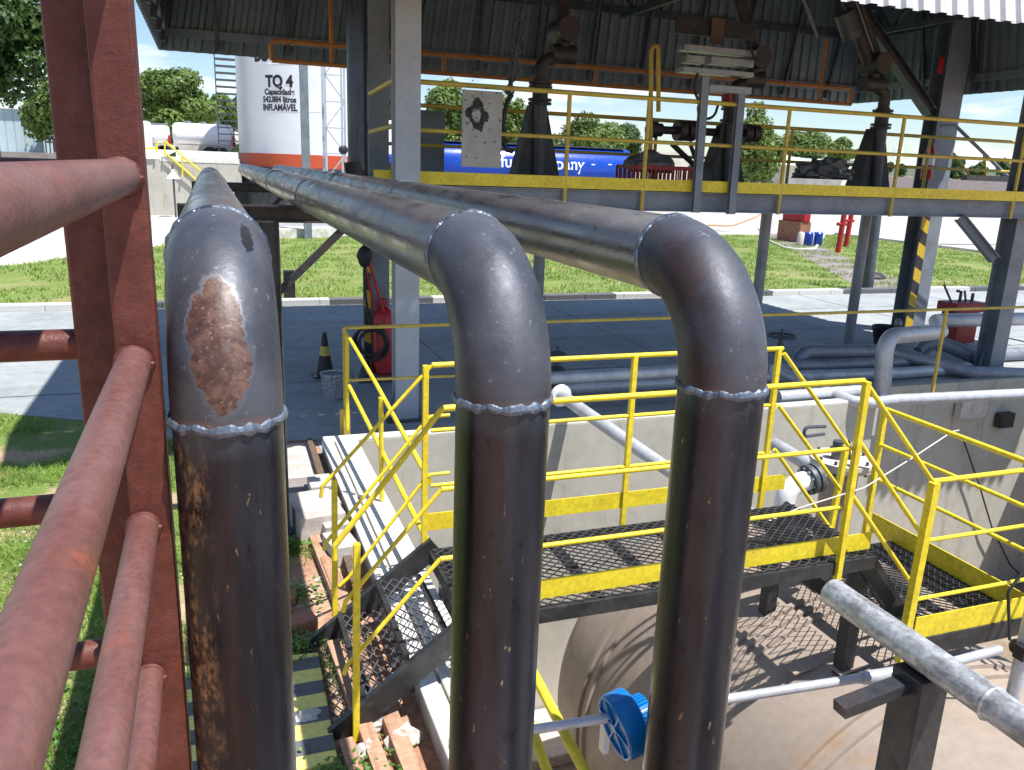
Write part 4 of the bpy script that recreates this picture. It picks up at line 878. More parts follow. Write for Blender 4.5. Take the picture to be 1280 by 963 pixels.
q = P(1107, 431, z=0); bk2 = thing('black_tub', 'black plastic tub on the driveway left of the striped column', 'tub', q)
MB().lathe(q, (0, 0, 1), [(0, .2), (.3, .27), (.32, .29), (.34, .27), (.05, .19)], 22).build('tub_shell', 'black', bk2)
o = tag(MB().blob((q.x+.12, q.y-.1, .4), (.07, .07, .1), 12, 8, .2, 3, False).build('grey_rag', 'aluminium'), 'grey rag poking out of the black tub', 'rag')
q = P(1195, 430, z=0); rc = thing('red_tool_cart', 'faded red drum cart with levers on top, right of the striped column', 'cart', q)
MB().box((q.x-.28, q.y-.2, .05), (q.x+.22, q.y+.2, .78)).build('cart_body', 'crate', rc, smooth=False, bevel=.02); MB().box((q.x-.4, q.y-.22, .62), (q.x+.38, q.y+.22, .80)).build('cart_top', 'crate', rc, smooth=False, bevel=.02)
mb = MB(); mb.tube([(q.x-.3, q.y, .8), (q.x-.55, q.y, 1.12)], .02, 6); mb.tube([(q.x-.1, q.y, .8), (q.x-.1, q.y, .98), (q.x-.2, q.y, 1.0)], .03, 6); mb.tube([(q.x+.2, q.y, .8), (q.x+.2, q.y, .95)], .03, 6); mb.tube([(q.x+.05, q.y, .8), (q.x-.02, q.y, 1.0)], .02, 6); mb.build('lever', 'dark_steel', rc)
mb = MB(); mb.tube(fillet([(q.x-.4, q.y-.2, .55), (q.x-.6, q.y-.2, .5), (q.x-.62, q.y-.2, .02)], .15), .02, 6); mb.tube([(q.x+.9, q.y-.1, .6), (q.x+.55, q.y-.1, .05)], .03, 6); mb.build('cart_hose', 'rubber', rc)
def handwheel(label, px, py, y, r=.17, vr=.5):
    c = P(px, py, y=y); t = thing('gate_valve', label, 'valve', (c.x, c.y, c.z-vr), 'handwheel valves by the pit edge')
    mb = MB(); mb.ring(c, (0, 0, 1), r, .016, 26, 8); 
    for i in range(4): a = i*math.pi/4; mb.bar(c-Vector((math.cos(a)*r, math.sin(a)*r, 0)), c+Vector((math.cos(a)*r, math.sin(a)*r, 0)), .022, .012)
    mb.build('handwheel', 'dark_steel', t)
    MB().cyl(c+Vector((0, 0, .1)), c-Vector((0, 0, vr)), .018, 10).build('valve_stem', 'dark_steel', t)
    MB().lathe(c-Vector((0, 0, vr)), (0, 0, 1), [(-.15, .11), (-.1, .11), (-.08, .06), (.08, .06), (.1, .11), (.14, .11), (.16, .05), (.3, .03)], 18).build('valve_body', 'dark_steel', t)
handwheel('dark gate valve with a handwheel just right of the right elbow', 977, 420, 9.6, .2, .35)
handwheel('dark gate valve with a handwheel between the middle and right pipes', 697, 443, 8.9, .1, .3)

# ------------------------------------------------------------ silver pipe manifold beyond the pit
def pipe(label, pts, r, mt='greypipe', fr=.2, cat='pipe', name='manifold_pipe', group=None, seg=18):
    return tag(MB().tube(fillet([P(a, b, **({'y': c} if not isinstance(c, tuple) else {'z': c[0]})) for a, b, c in pts], fr), r, seg).build(name, mt), label, cat, group)
pipe('uppermost grey manifold pipe bending down at its left end', [(985, 475, 9.7), (1003, 440, 9.7), (1100, 439, 9.7), (1115, 441, 9.7), (1215, 466, 9.0), (1320, 470, 8.9)], .105)
pipe('second grey manifold pipe running level behind the catwalk rails', [(690, 470, 9.5), (1000, 458, 9.5), (1150, 452, 9.6), (1165, 440, 9.6)], .1)
pipe('third paler grey manifold pipe lying lowest above the pit wall', [(690, 486, 9.2), (985, 471, 9.2), (1130, 466, 9.2), (1210, 460, 9.3)], .085, 'silver')
pipe('grey manifold pipe swinging right past the striped column base', [(1150, 440, 10.2), (1158, 430, 10.2), (1180, 430, 10.2), (1215, 445, 9.9), (1320, 441, 9.9)], .12, 'greypipe', .25)
pipe('pale silver riser pipe climbing from the white pipe and turning right', [(1093, 496, 8.5), (1102, 496, 8.5), (1107, 421, 8.5), (1175, 415, 8.9), (1170, 401, 10.2), (1330, 398, 10.2)], .115, 'silver', .2)
pipe('white pipe running right along the top of the pit wall', [(966, 463, 8.9), (975, 465, 8.9), (1075, 506, 7.75), (1120, 500, 7.75), (1330, 490, 7.75)], .072, 'silver', .3, name='white_pipe')
pipe('short white pipe resting on the pit wall right of the right elbow', [(972, 497, 8.15), (1075, 489, 8.15)], .085, 'silver', .1, name='white_pipe')
pipe('horizontal grey pipe behind the railing between middle and right pipes', [(686, 473, 8.7), (850, 464, 8.7), (870, 463, 8.7)], .075, 'silver', .1)
wp = pipe('white pipe slanting down into the pit across the rendered wall', [(700, 494, 8.0), (705, 497, 7.9), (868, 610, 6.1), (960, 655, 5.2)], .068, 'silver', .2, name='slanting_pipe')
c = P(700, 494, y=8.0); c2_ = P(708, 499, y=7.86); MB().cyl(c, c+(c2_-c).normalized()*.035, .125, 20).build('flange', 'white', wp)
p5 = pipe('silver pipe dropping to the flanged manway behind the far railing', [(968, 556, 6.6), (975, 560, 6.5), (1042, 600, 5.6)], .07, 'silver', .2, name='slanting_pipe')
# manway valve cluster on tank
mw = thing('tank_manway', 'cream tank manway neck with bolted flange lid and top lever', 'manway', P(1050, 700, y=5.4))
c = P(1052, 578, y=5.3); 
MB().cyl((c.x, c.y, -.45), (c.x, c.y, c.z-.02), .15, 24).build('manway_neck', 'tank', mw)
mb = MB(); mb.lathe((c.x, c.y, c.z-.03), (0, 0, 1), [(0, .26), (.03, .26), (.035, .27), (.07, .27)], 28); mb.build('flange_lid', 'cream', mw)
mb = MB()
for i in range(10): a = i*.628; mb.cyl((c.x+.23*math.cos(a), c.y+.23*math.sin(a), c.z-.06), (c.x+.23*math.cos(a), c.y+.23*math.sin(a), c.z+.07), .014, 6)
mb.build('bolt', 'dark_steel', mw)
mb = MB(); mb.cyl((c.x-.06, c.y, c.z+.03), (c.x-.06, c.y, c.z+.2), .05, 12); mb.tube([(c.x-.02, c.y-.05, c.z+.02), (c.x, c.y-.05, c.z+.2), (c.x+.04, c.y-.05, c.z+.02)], .016, 8); mb.build('top_fitting', 'dark_steel', mw)
c3_ = P(1020, 537, y=5.6); MB().tube(fillet([c3_+Vector((.1, 0, .02)), c3_+Vector((-.12, 0, .03)), c3_+Vector((-.13, 0, -.06)), c3_+Vector((.1, 0, -.05))], .04), .016, 8).build('lever', 'dark_steel', mw)
el_ = thing('flanged_elbow', 'white elbow pipe with black bolted flange low behind the railing', 'pipe elbow', P(990, 620, y=5.2))
a, b, d_ = P(975, 655, y=5.2), P(985, 608, y=5.2), P(1020, 597, y=5.2)
MB().tube(fillet([a, b, d_], .16), .085, 18).build('elbow_tube', 'white', el_)
mb = MB(); dv_ = (d_-b).normalized(); mb.cyl(d_-dv_*.09, d_-dv_*.05, .13, 22); mb.cyl(d_-dv_*.03, d_+dv_*.01, .13, 22); mb.build('flange', 'dark_steel', el_)
mb = MB()
for i in range(10):
    a_ = i*.628; u = dv_.orthogonal().normalized(); w_ = dv_.cross(u); o_ = (u*math.cos(a_)+w_*math.sin(a_))*.105; mb.cyl(d_+o_-dv_*.11, d_+o_+dv_*.03, .011, 6)
mb.build('bolt', 'aluminium', el_)

# thin yellow rail beyond the pit and sloping guard rails on the left wall
fr = thing('pit_guard_rail', 'thin yellow guard rail along the far edge of the pit with corner post', 'guard rail', (1.2, 8.2, .2))
mb = MB(); mb.tube([(1.2, 8.2, 1.27), (11.2, 8.2, 1.27)], .019, 8); mb.tube([(1.2, 8.2, .72), (3.2, 8.2, .70)], .016, 8); mb.build('rail_tube', 'dullyellow', fr)
for x in (1.2, 9.2): MB().bar((x, 8.2, 0), (x, 8.2, 1.27), .035, .035, (1, 0, 0)).build('rail_post', 'dullyellow', fr, smooth=False)
MB().box((1.14, 8.16, .0), (1.24, 8.2, .42)).build('post_foot', 'dullyellow', fr, smooth=False)
lr = thing('wall_guard_rail', 'yellow guard rail sloping along the white capped left pit wall', 'guard rail', (1.2, 8.1, .2))
MB().tube([P(432, 415, y=8.1), P(470, 480, y=6.6), P(537, 602, y=4.7)], .018, 10).build('top_rail', 'yellow', lr)
MB().tube([P(435, 480, y=8.1), P(537, 683, y=4.7)], .02, 10).build('middle_rail', 'yellow', lr)
MB().tube([P(476, 497, y=6.22), P(477, 625, y=6.22)], .02, 8).build('rail_post', 'yellow', lr)
MB().tube([P(434, 418, y=8.1), P(434, 538, y=8.1)], .02, 8).build('rail_post', 'yellow', lr)

# ------------------------------------------------------------ buried tank in the pit
XC, ZC_, RR_ = 4.45, -1.85, 1.64; TY0, TY1 = -3.5, 6.62
bt = thing('horizontal_tank', 'large dusty cream horizontal tank lying in the pit under the catwalk', 'horizontal tank', (XC, TY1, -3.5))
prof = [(-.0, .02)]
for i in range(1, 13): a = i/12*math.pi/2; prof.append((.62-.62*math.cos(a), RR_*math.sin(a)))
prof += [(TY1-TY0-.4, RR_), (TY1-TY0, .3)]
MB().lathe((XC, TY1, ZC_), (0, -1, 0), prof, 128).build('tank_shell', 'tank', bt)
for y in (5.62, 5.50, 4.52, 4.42, 4.32, 3.46, 3.34, 2.2, 2.1): 
    MB().lathe((XC, y, ZC_), (0, -1, 0), [(0, RR_-.01), (.006, RR_+.028), (.05, RR_+.028), (.056, RR_-.01)], 128).build('girth_band', 'tank', bt)
for y in (5.3, 2.2, -1.5): MB().box((XC-1.3, y-.15, -3.55), (XC+1.3, y+.15, -2.7)).build('saddle', 'block', bt, smooth=False)
for (x, y) in ((3.9, 3.75), (3.7, 3.95)):
    z = ZC_+math.sqrt(RR_**2-(x-XC)**2); MB().bar((x-.12, y, z+.01), (x+.12, y, z+.05), .1, .012).build('lug', 'tank', bt, smooth=False)

# ------------------------------------------------------------ expanded metal
def mesh_panel(x0, x1, y0, y1, z, name, parent, px=.075, py=.030, r=.0032, along='x', mb=None):
    own = mb is None; mb = mb or MB(); 
    n = int((y1-y0)/py)+1; m = int((x1-x0)/px)*2
    for j in range(n):
        y = y0+j*(y1-y0)/max(1, n-1); s_ = 1 if j % 2 else -1; pts = []
        V = []; F = []
        for i in range(m+1):
            x = x0+i*(x1-x0)/m; yy = y+s_*(py*.48 if i % 2 else -py*.48); yy = min(max(yy, y0), y1)
            p = (x, yy) if along == 'x' else (yy, x)
            o1 = (0, r) if along == 'x' else (r, 0)
            V += [(p[0]-o1[0], p[1]-o1[1], z-r*1.2), (p[0]+o1[0], p[1]+o1[1], z-r*1.2), (p[0]+o1[0], p[1]+o1[1], z+r*1.2), (p[0]-o1[0], p[1]-o1[1], z+r*1.2)]
        for i in range(m):
            a = 4*i
            for k_ in range(4): F.append((a+k_, a+(k_+1) % 4, a+(k_+1) % 4+4, a+k_+4))
        mb.add(V, F)
    return mb.build(name, 'grating', parent, smooth=False) if own else mb
ZW = .6; CX0, CX1, CY0, CY1 = 1.17, 3.88, 3.66, 4.6
cw = thing('pit_catwalk', 'upper yellow railed catwalk with dark mesh floor crossing over the cream tank', 'catwalk', (CX0, CY0, ZW))
mesh_panel(CX0, CX1, CY0, CY1-.12, ZW, 'mesh_floor', cw)
mb = MB()
for y in (CY0, CY1-.12): mb.bar((CX0, y, ZW-.05), (CX1, y, ZW-.05), .04, .085)
for x in (CX0, CX1-.02): mb.bar((x, CY0, ZW-.05), (x, CY1-.12, ZW-.05), .04, .08)
for i in range(1, 7): x = CX0+(CX1-CX0)*i/7; mb.bar((x, CY0, ZW-.03), (x, CY1-.12, ZW-.03), .05, .045)
mb.build('floor_frame', 'black_steel', cw, smooth=False)
mb = MB()
for (x, y) in ((1.3, CY0+.02), (1.3, CY1-.02), (3.85, CY0+.1), (3.85, CY1-.02)): MB().bar((x, y, ZW-.12), (x, y, -3.5 if x < 2 else -.42), .09, .09, (1, 0, 0)).build('frame_leg', 'black_steel', cw, smooth=False)
Zn = 1.83; 
for nm, y, zs in (('near', CY0, (Zn-.02, 1.44, 1.02)), ('far', CY1, (Zn+.05, 1.45, 1.10))): pass
def rail(nm, pts, r, par, mt='yellow', fr=.03): return MB().tube(fillet(pts, fr, 4), r, 10).build(nm, mt, par)
# near side rails between end posts
n0, n1 = P(560, 505, y=CY0), P(1080, 476, y=CY0)
zn = n1.z
rail('top_rail', [(1.0, CY0, zn), (n1.x, CY0, zn)], .01650, cw); rail('middle_rail', [(1.0, CY0, zn-.42), (n1.x-.02, CY0, zn-.42)], .01350, cw); rail('middle_rail', [(1.0, CY0, zn-.80), (n1.x-.03, CY0, zn-.80)], .01350, cw)
f0, f1 = P(540, 452, y=CY1), P(978, 440, y=CY1); zf = (f0.z+f1.z)/2
rail('top_rail', [(f0.x, CY1, zf), (f1.x, CY1, zf)], .01650, cw); rail('middle_rail', [(f0.x, CY1, zf-.41), (f1.x, CY1, zf-.41)], .01350, cw); rail('middle_rail', [(f0.x, CY1, zf-.77), (f1.x, CY1, zf-.77)], .01350, cw)
for (x, y, z) in ((1.15, CY1, zf), (2.55, CY1, zf), (f1.x-.03, CY1, zf)): MB().bar((x, y+.0, ZW-.1), (x, y, z), .033, .033, (1, 0, 0)).build('rail_post', 'yellow', cw, smooth=False)
for x in (n1.x,): MB().bar((x, CY0-.025, ZW-.12), (x, CY0-.025, zn), .036, .036, (1, 0, 0)).build('rail_post', 'yellow', cw, smooth=False)
for (y, x0, x1, zo) in ((CY0+.07, CX0+.1, CX1, .005), (CY1+.006, CX0, CX1, .07)): MB().box((x0, y-.004, ZW+zo), (x1, y+.004, ZW+zo+.115)).build('toe_board', 'yellow', cw, smooth=False)

# lower platform
ZL = .05; LX0, LX1, LY0, LY1 = 4.12, 5.1, 3.5, 4.68
lp_ = thing('lower_platform', 'lower yellow railed mesh platform right of the catwalk, one step flight down', 'platform', (LX0, LY0, ZL))
mesh_panel(LX0, LX1, LY0, LY1, ZL, 'mesh_floor', lp_, px=.06, py=.028, along='x')
mb = MB(); mb.bar((LX0, LY0, ZL-.07), (LX1+.9, LY0, ZL-.07), .05, .13); mb.bar((LX0, LY1, ZL-.07), (LX1, LY1, ZL-.07), .05, .13); mb.bar((LX1, LY0, ZL-.07), (LX1, LY1, ZL-.07), .05, .13); mb.bar((LX0, LY0, ZL-.07), (LX0, LY1, ZL-.07), .05, .13)
for i in (1, 2, 3): x = LX0+(LX1-LX0)*i/4; mb.bar((x, LY0, ZL-.03), (x, LY1, ZL-.03), .06, .04)
mb.build('floor_frame', 'black_steel', lp_, smooth=False)
r0_ = P(1165, 602, y=LY0); zr_ = r0_.z
for dz_ in (0, -.40, -.83+.02): rail('top_rail' if dz_ == 0 else 'middle_rail', [(r0_.x+(.0 if dz_ == 0 else -.01), LY0, zr_+dz_), (5.9, LY0, zr_+dz_)], .01650 if dz_ == 0 else .01350, lp_)
MB().bar((r0_.x-.02, LY0-.02, ZL-.15), (r0_.x, LY0-.02, zr_), .05, .05, (1, 0, 0)).build('rail_post', 'yellow', lp_, smooth=False)
MB().box((LX0, LY0-.012, ZL-.02), (LX1+.02, LY0-.004, ZL+.15)).build('toe_board', 'yellow', lp_, smooth=False)
MB().box((LX1+.004, LY0-.01, ZL-.02), (LX1+.012, LY1+.25, ZL+.15)).build('toe_board', 'yellow', lp_, smooth=False)
ya = LY1+.25
s0, s1 = P(1105, 512, y=ya), P(1280, 575, x=LX1+.1)
for (pa, r) in ((512, .02), (555, .016), (600, .016)):
    q = P(1098 if pa > 520 else 1108, pa, x=LX1+.01); rail('side_rail', [(LX1+.01, q.y, q.z), (LX1+.01, 3.0, q.z)], r, lp_)
q = P(1106, 514, x=LX1+.01); MB().bar((LX1+.01, q.y, -.1), (LX1+.01, q.y, q.z), .04, .04, (1, 0, 0)).build('rail_post', 'yellow', lp_, smooth=False)
q = P(1058, 557, y=LY1); MB().bar((q.x-.05, LY1, -.1), (q.x, LY1, q.z), .04, .04, (1, 0, 0)).build('rail_post', 'yellow', lp_, smooth=False)
# step flight between
sf = thing('step_flight', 'short dark step flight with sloping yellow rails joining catwalk and lower platform', 'steps', (CX1, CY0, ZL))
for (pa, pb, y) in (((1082, 478), (1165, 601), CY0-.02), ((1074, 552), (1151, 667), CY0-.02), ((1064, 618), (1138, 728), CY0-.02), ((980, 442), (1060, 557), CY1), ((973, 507), (1050, 612), CY1), ((968, 562), (1044, 670), CY1)):
    rail('sloping_rail', [P(*pa, y=y), P(*pb, y=y)], .0150, sf)
for y in (CY0+.06, CY1-.04): MB().bar((CX1-.04, y, ZW-.06), (LX0+.12, y, ZL+.0), .04, .14).build('stringer', 'black_steel', sf, smooth=False)
mb = MB(); mesh_panel(CX1-.02, CX1+.12, CY0+.1, CY1-.08, ZW-.2, 'tread', sf); mesh_panel(CX1+.08, CX1+.24, CY0+.1, CY1-.08, ZW-.38, 'tread', sf)

# left stair down to the soil
stl = thing('pit_stair', 'short black mesh stair with yellow handrails going down to the striped step', 'stair', (.5, CY0, 0))
def sz(x): return ZW+(x-1.17)*(ZW/.68)
for (y, ex) in ((CY0+.03, 0), (CY1-.03, 0)):
    MB().bar((1.22, y, ZW-.02), (.46, y, .0), .04, .13).build('stringer', 'black_steel', stl, smooth=False)
for i, (x, z) in enumerate(((.97, .40), (.74, .2), (.54, .02))):
    mb = MB(); mesh_panel(CY0+.06, CY1-.06, x-.12, x+.12, z, '', None, px=.10, py=.030, along='y', mb=mb); tr_ = mb.build('tread', 'treadmesh', stl, smooth=False)
    mb = MB(); mb.bar((x-.13, CY0+.05, z-.01), (x-.13, CY1-.05, z-.01), .03, .035); mb.bar((x+.13, CY0+.05, z-.01), (x+.13, CY1-.05, z-.01), .03, .035); mb.build('tread_edge', 'black_steel', tr_, smooth=False)
a = P(402, 612, y=CY1); rail('handrail', [P(401, 622, y=CY1), P(403, 608, y=CY1), (f0.x-.0, CY1, zf)], .0115, stl)
rail('middle_rail', [P(405, 688, y=CY1), P(407, 679, y=CY1), P(537, 521, y=CY1), P(562, 519, y=CY1)], .0115, stl)
rail('middle_rail', [P(424, 733, y=CY1), P(436, 722, y=CY1), P(535, 594, y=CY1), P(562, 591, y=CY1)], .0115, stl)
rail('handrail', [P(418, 700, y=CY0), P(418, 683, y=CY0), (1.0, CY0, zn)], .0145, stl)
rail('middle_rail', [P(428, 735, y=CY0), P(432, 722, y=CY0), P(562, 592, y=CY0)], .0115, stl) if False else None
rail('middle_rail', [P(429, 765, y=CY0), P(432, 752, y=CY0), (1.0, CY0, zn-.42)], .0115, stl)
rail('middle_rail', [P(430, 843, y=CY0), P(434, 832, y=CY0), (1.0, CY0, zn-.80)], .0115, stl)
for (pt, pb, y) in (((418, 690), (420, 808), CY1-.05), ((446, 680), (445, 925), CY0-.02), ((418, 600), (419, 800), CY1)):
    a, b = P(*pt, y=y), P(*pb, y=y)
    if pt[1] == 690: continue
    MB().bar(b, a, .032, .032, (1, 0, 0)).build('rail_post', 'yellow', stl, smooth=False)
# striped step
hs_ = thing('striped_step', 'concrete step plate painted with yellow stripes at the foot of the stair', 'step', (.3, 3.9, 0))
MB().prism([(-.35, 3.42), (.44, 3.46), (.46, 4.42), (-.3, 4.5)], 0, .05).build('step_plate', 'mat_stripes', hs_, smooth=False, bevel=.006)

# blue cap conduit, galvanised pipe, post
gx = 1.81; d_ = 2.6
ga, gb = P(1040, 740, d=2.75), None
gp = thing('galvanised_pipe', 'mottled galvanised pipe crossing low right on a black post', 'pipe', (ga.x, ga.y, ga.z))
MB().tube([(ga.x, ga.y, ga.z), (ga.x, .2, ga.z)], .047, 24).build('pipe_tube', 'galv', gp); MB().ring((ga.x, ga.y-.62, ga.z), (0, 1, 0), .047, .004, 30, 6, 1).build('weld_bead', 'galv', gp)
gpz = ga.z-.047
q = P(1152, 838, x=ga.x); py_ = q.y
ps = thing('pipe_post', 'black square post with a short bracket arm carrying the galvanised pipe', 'post', (ga.x, py_, -1))
MB().box((ga.x-.055, py_-.055, -2.5), (ga.x+.055, py_+.055, gpz)).build('post_tube', 'black_steel', ps, smooth=False, bevel=.006)
a = P(1046, 884, y=py_+.02); MB().bar((a.x, py_+.01, a.z), (ga.x-.05, py_+.01, P(1140, 856, y=py_).z), .05, .035).build('bracket_arm', 'darker', ps, smooth=False)
cp = thing('blue_capped_conduit', 'bright blue plastic cap on a thin grey conduit between two black pipes', 'conduit', P(783, 910, d=2.1))
c0, c1__ = P(668, 912, d=2.5), P(1112, 842, d=2.62); c9 = P(1250, 812, d=2.4)
MB().tube([P(560, 930, d=2.48), c0, c1__], .015, 14).build('conduit_tube', 'silver', cp)
MB().tube([P(1078, 848, d=2.61), P(1142, 838, d=2.64)], .021, 14).build('coupling', 'silver', cp); MB().tube([P(1175, 832, d=2.75), P(1250, 812, d=2.8)], .016, 14).build('conduit_end', 'silver', cp)
ax = (c1__-c0).normalized(); cc = P(770, 910, d=2.48); axx = (ax+Vector((0, .25, .10))).normalized()
bc = MB().lathe(cc, axx, [(.0, .0833), (.0, .0976), (.0143, .1006), (.0595, .1006), (.0654, .0928), (.0666, .0238)], 48); o = bc.build('cap_disc', 'bluecap', cp)
mb = MB(); u = axx.orthogonal().normalized(); w_ = axx.cross(u)
for i in range(6):
    a_ = i*math.pi/3+.3; dd = u*math.cos(a_)+w_*math.sin(a_); mb.bar(cc-axx*.0036+dd*.0095, cc-axx*.0036+dd*.0928, .0048, .0095, axx)
mb.ring(cc-axx*.0024, axx, .0928, .0054, 48, 6); mb.cyl(cc-axx*.0095, cc, .0143, 12); mb.build('cap_spoke', 'bluecap', o)
mb = MB(); mb.lathe(cc, axx, [(.0666, .0595), (.11, .0595), (.112, .0357), (.112, .0)], 40)
for i in range(30):
    a_ = i*2*math.pi/30; dd = u*math.cos(a_)+w_*math.sin(a_); mb.bar(cc+axx*.0666+dd*.0607, cc+axx*.11+dd*.0607, .0048, .0083, dd)
mb.build('threaded_neck', 'bluecap', o)
o = tag(MB().box(P(754, 944, d=2.6), P(758, 902, d=2.6)+Vector((.004, .01, 0))).build('white_tag', 'white', smooth=False), 'narrow white tag hanging just behind the blue cap', 'tag')
# yellow low rails near the middle pipe foot
rl = thing('low_access_rail', 'pair of steep yellow rails running down out of the picture by the middle pipe', 'handrail', P(700, 900, d=2.6))
a, b = P(640, 790, d=2.9), P(770, 1040, d=2.3); rail('rail_tube', [a, b], .017, rl); a, b = P(640, 840, d=2.9), P(700, 1010, d=2.4); rail('rail_tube', [a, b], .017, rl)
# vertical clamped pipe at the right edge
vp = thing('vent_standpipe', 'grey upright pipe with a black clamp collar at the right edge', 'pipe', P(1270, 870, y=3.05))
a, b = P(1264, 880, y=3.1), P(1276, 730, y=3.1); MB().cyl((a.x, 3.1, -.4), (a.x, 3.1, b.z+.25), .042, 18).build('standpipe_tube', 'silver', vp)
q = P(1266, 815, y=3.1); mb = MB(); mb.lathe((a.x, 3.1, q.z-.02), (0, 0, 1), [(0, .075), (.02, .08), (.03, .08), (.05, .075)], 20); mb.box((a.x-.09, 3.03, q.z-.03), (a.x-.04, 3.1, q.z+.06)); mb.build('clamp_collar', 'black', vp)
MB().tube(fillet([P(1262, 800, y=3.05), P(1260, 740, y=3.05), P(1275, 720, y=3.05), P(1290, 700, y=3.05)], .05), .009, 8).build('loose_cable', 'rubber', vp)
# tie wire on the rail
o = tag(MB().tube([P(960, 652, y=4.3), P(1000, 635, y=4.35), P(1080, 610, y=4.45), P(1140, 573, y=4.6), P(1190, 540, y=4.72), P(1199, 538, y=4.7)], .0055, 8).build('tie_wire', 'cream'), 'pale wire stretched up to the upper side rail', 'wire')
o = tag(MB().tube([P(1204, 549, y=8.7), P(1225, 610, y=8.7), P(1240, 660, y=8.7), P(1262, 705, y=8.7), P(1285, 730, y=8.7)], .012, 8).build('wall_cable', 'rubber'), 'thin black cable hanging down the shaded right pit wall', 'cable')
for i, (x0, y0, x1, y1) in enumerate(((1200, 498, 1228, 520), (1249, 517, 1262, 533))):
    a, b = P(x0, y0, y=8.72), P(x1, y1, y=8.72); o = tag(MB().box((a.x, 8.66, b.z), (b.x, 8.775, a.z)).build('wall_bracket', 'block' if i == 0 else 'darker', smooth=False), ('grey' if i == 0 else 'black')+' block bracket on the shaded right pit wall', 'bracket')
# silver end and curved saddle at the catwalk end
o = pipe('short silver pipe stub at the far edge of the catwalk floor', [(945, 654, 4.9), (975, 654, 4.9)], .05, 'silver', .05, name='pipe_stub')

# ------------------------------------------------------------ blocks, lumber, bricks and rubble left of the pit wall
def blk(name, label, cat, c, s, rz=0, rx=0, mt='block', group=None, bev=.008, z=0):
    m_ = Matrix.Rotation(rz, 4, 'Z') @ Matrix.Rotation(rx, 4, 'Y'); mb = MB().box((-s[0]/2, -s[1]/2, 0), (s[0]/2, s[1]/2, s[2])); mb.v = [m_ @ v+Vector((c[0], c[1], z)) for v in mb.v]
    o = mb.build(name, mt, smooth=False, bevel=bev); return tag(o, label, cat, group)
blk('concrete_block', 'large pale concrete block with a cut face on the red soil', 'block', (.66, 6.28), (.36, .55, .22), .12, mt='slab')
sx = P(432, 600, z=.0)
for i, (px, py, lb) in enumerate(((433, 618, 'farthest'), (437, 640, 'second farthest'), (440, 668, 'third'), (446, 695, 'nearest'))):
    q = P(px, py, z=0); blk('hollow_block', lb+' of the ribbed grey blocks stacked against the white capped wall', 'block', (.78, q.y), (.2, .3, .16), .05*i, mt='block', group='grey blocks against the pit wall')
q = P(370, 585, z=0); o = struct(MB().prism([(-.2, 7.35), (.86, 7.3), (.86, 8.35), (-.25, 8.4)], 0, .02).build('rough_path', 'slab', smooth=False))
o = struct(MB().prism([(-.15, 6.62), (.80, 6.55), (.82, 7.28), (-.1, 7.3)], 0, .06).build('grey_path', 'greyslab', smooth=False, bevel=.01))
pts = [((.66, 5.6), (.80, 2.6), .09, 'long lumber beam lying nearest to the white capped wall'), ((.56, 4.5), (.68, 2.5), .08, 'middle lumber beam passing under the stair'), ((.50, 3.6), (.56, 2.5), .07, 'outermost short lumber beam beyond the stair foot'), ((.62, 6.0), (.70, 4.4), .08, 'lumber beam ending beside the grey blocks')]
for i, (a, b, w_, lb) in enumerate(pts):
    o = MB().bar((a[0], a[1], w_*.45), (b[0], b[1], w_*.45), w_, w_*.85).build('lumber_beam', 'wood', smooth=False, bevel=.004); tag(o, lb, 'lumber', 'lumber beams beside the pit wall')
o = MB().bar((.84, 8.3, .05), (.80, 5.0, .05), .06, .08).build('rusty_angle', 'bark', smooth=False); tag(o, 'thin rusty angle bar lying along the outside of the pit wall', 'bar')
blk('loose_brick', 'single fired brick among weeds left of the stair', 'brick', (.38, 4.78), (.22, .12, .08), .25, mt='brick')
blk('loose_brick', 'fired brick with a whitewashed end on the path edge', 'brick', (.30, 5.15), (.2, .11, .07), -.2, mt='brick')
for i, (px, py, s_, lb) in enumerate(((470, 905, .13, 'grey rubble lump right of the stair foot'), (505, 930, .12, 'grey rubble lump nearest the middle pipe'), (458, 945, .09, 'small broken concrete lump below the stair post'), (385, 905, .1, 'broken concrete edge lump on the striped step'))):
    q = P(px, py, z=0); o = MB().blob((q.x, q.y, .03), (s_*.8, s_*.6, s_*.5), 10, 7, .5, 2.2).build('rubble', 'block', smooth=False); tag(o, lb, 'rubble')
# leafy weeds
def weed(c, n, r, h, lw, label, mt='weed'):
    mb = MB(); V = []; F = []
    for i in range(n):
        a = random.uniform(0, 6.28); rad = abs(random.gauss(0, r)); x, y = c[0]+math.cos(a)*rad, c[1]+math.sin(a)*rad; z = random.uniform(.0, h); a2 = random.uniform(0, 6.28); t_ = random.uniform(-.5, .7)
        u = Vector((math.cos(a2), math.sin(a2), t_)).normalized()*lw*random.uniform(.6, 1.5); w_ = Vector((-math.sin(a2), math.cos(a2), random.uniform(-.3, .3)))*lw*.38; p = Vector((x, y, z+.01)); k_ = len(V)
        V += [p, p+u*.5+w_, p+u, p+u*.5-w_]; F.append((k_, k_+1, k_+2, k_+3))
    me = bpy.data.meshes.new('weed'); me.from_pydata(V, [], F); me.materials.append(M[mt]); o = bpy.data.objects.new('weed_patch', me); COL.objects.link(o); struct(o, 'stuff')
for c, n, r, h, lw in (((.33, 4.55), 260, .12, .07, .03), ((.55, 3.28), 700, .13, .06, .03), ((.35, 3.3), 500, .12, .06, .03), ((.45, 5.9), 60, .05, .08, .06), ((.42, 5.2), 160, .14, .06, .035), ((.95, 4.9), 60, .03, .15, .06), ((-.6, 4.0), 700, .3, .05, .04), ((.1, 5.0), 200, .2, .05, .03)): weed(c, n, r, h, lw, '')
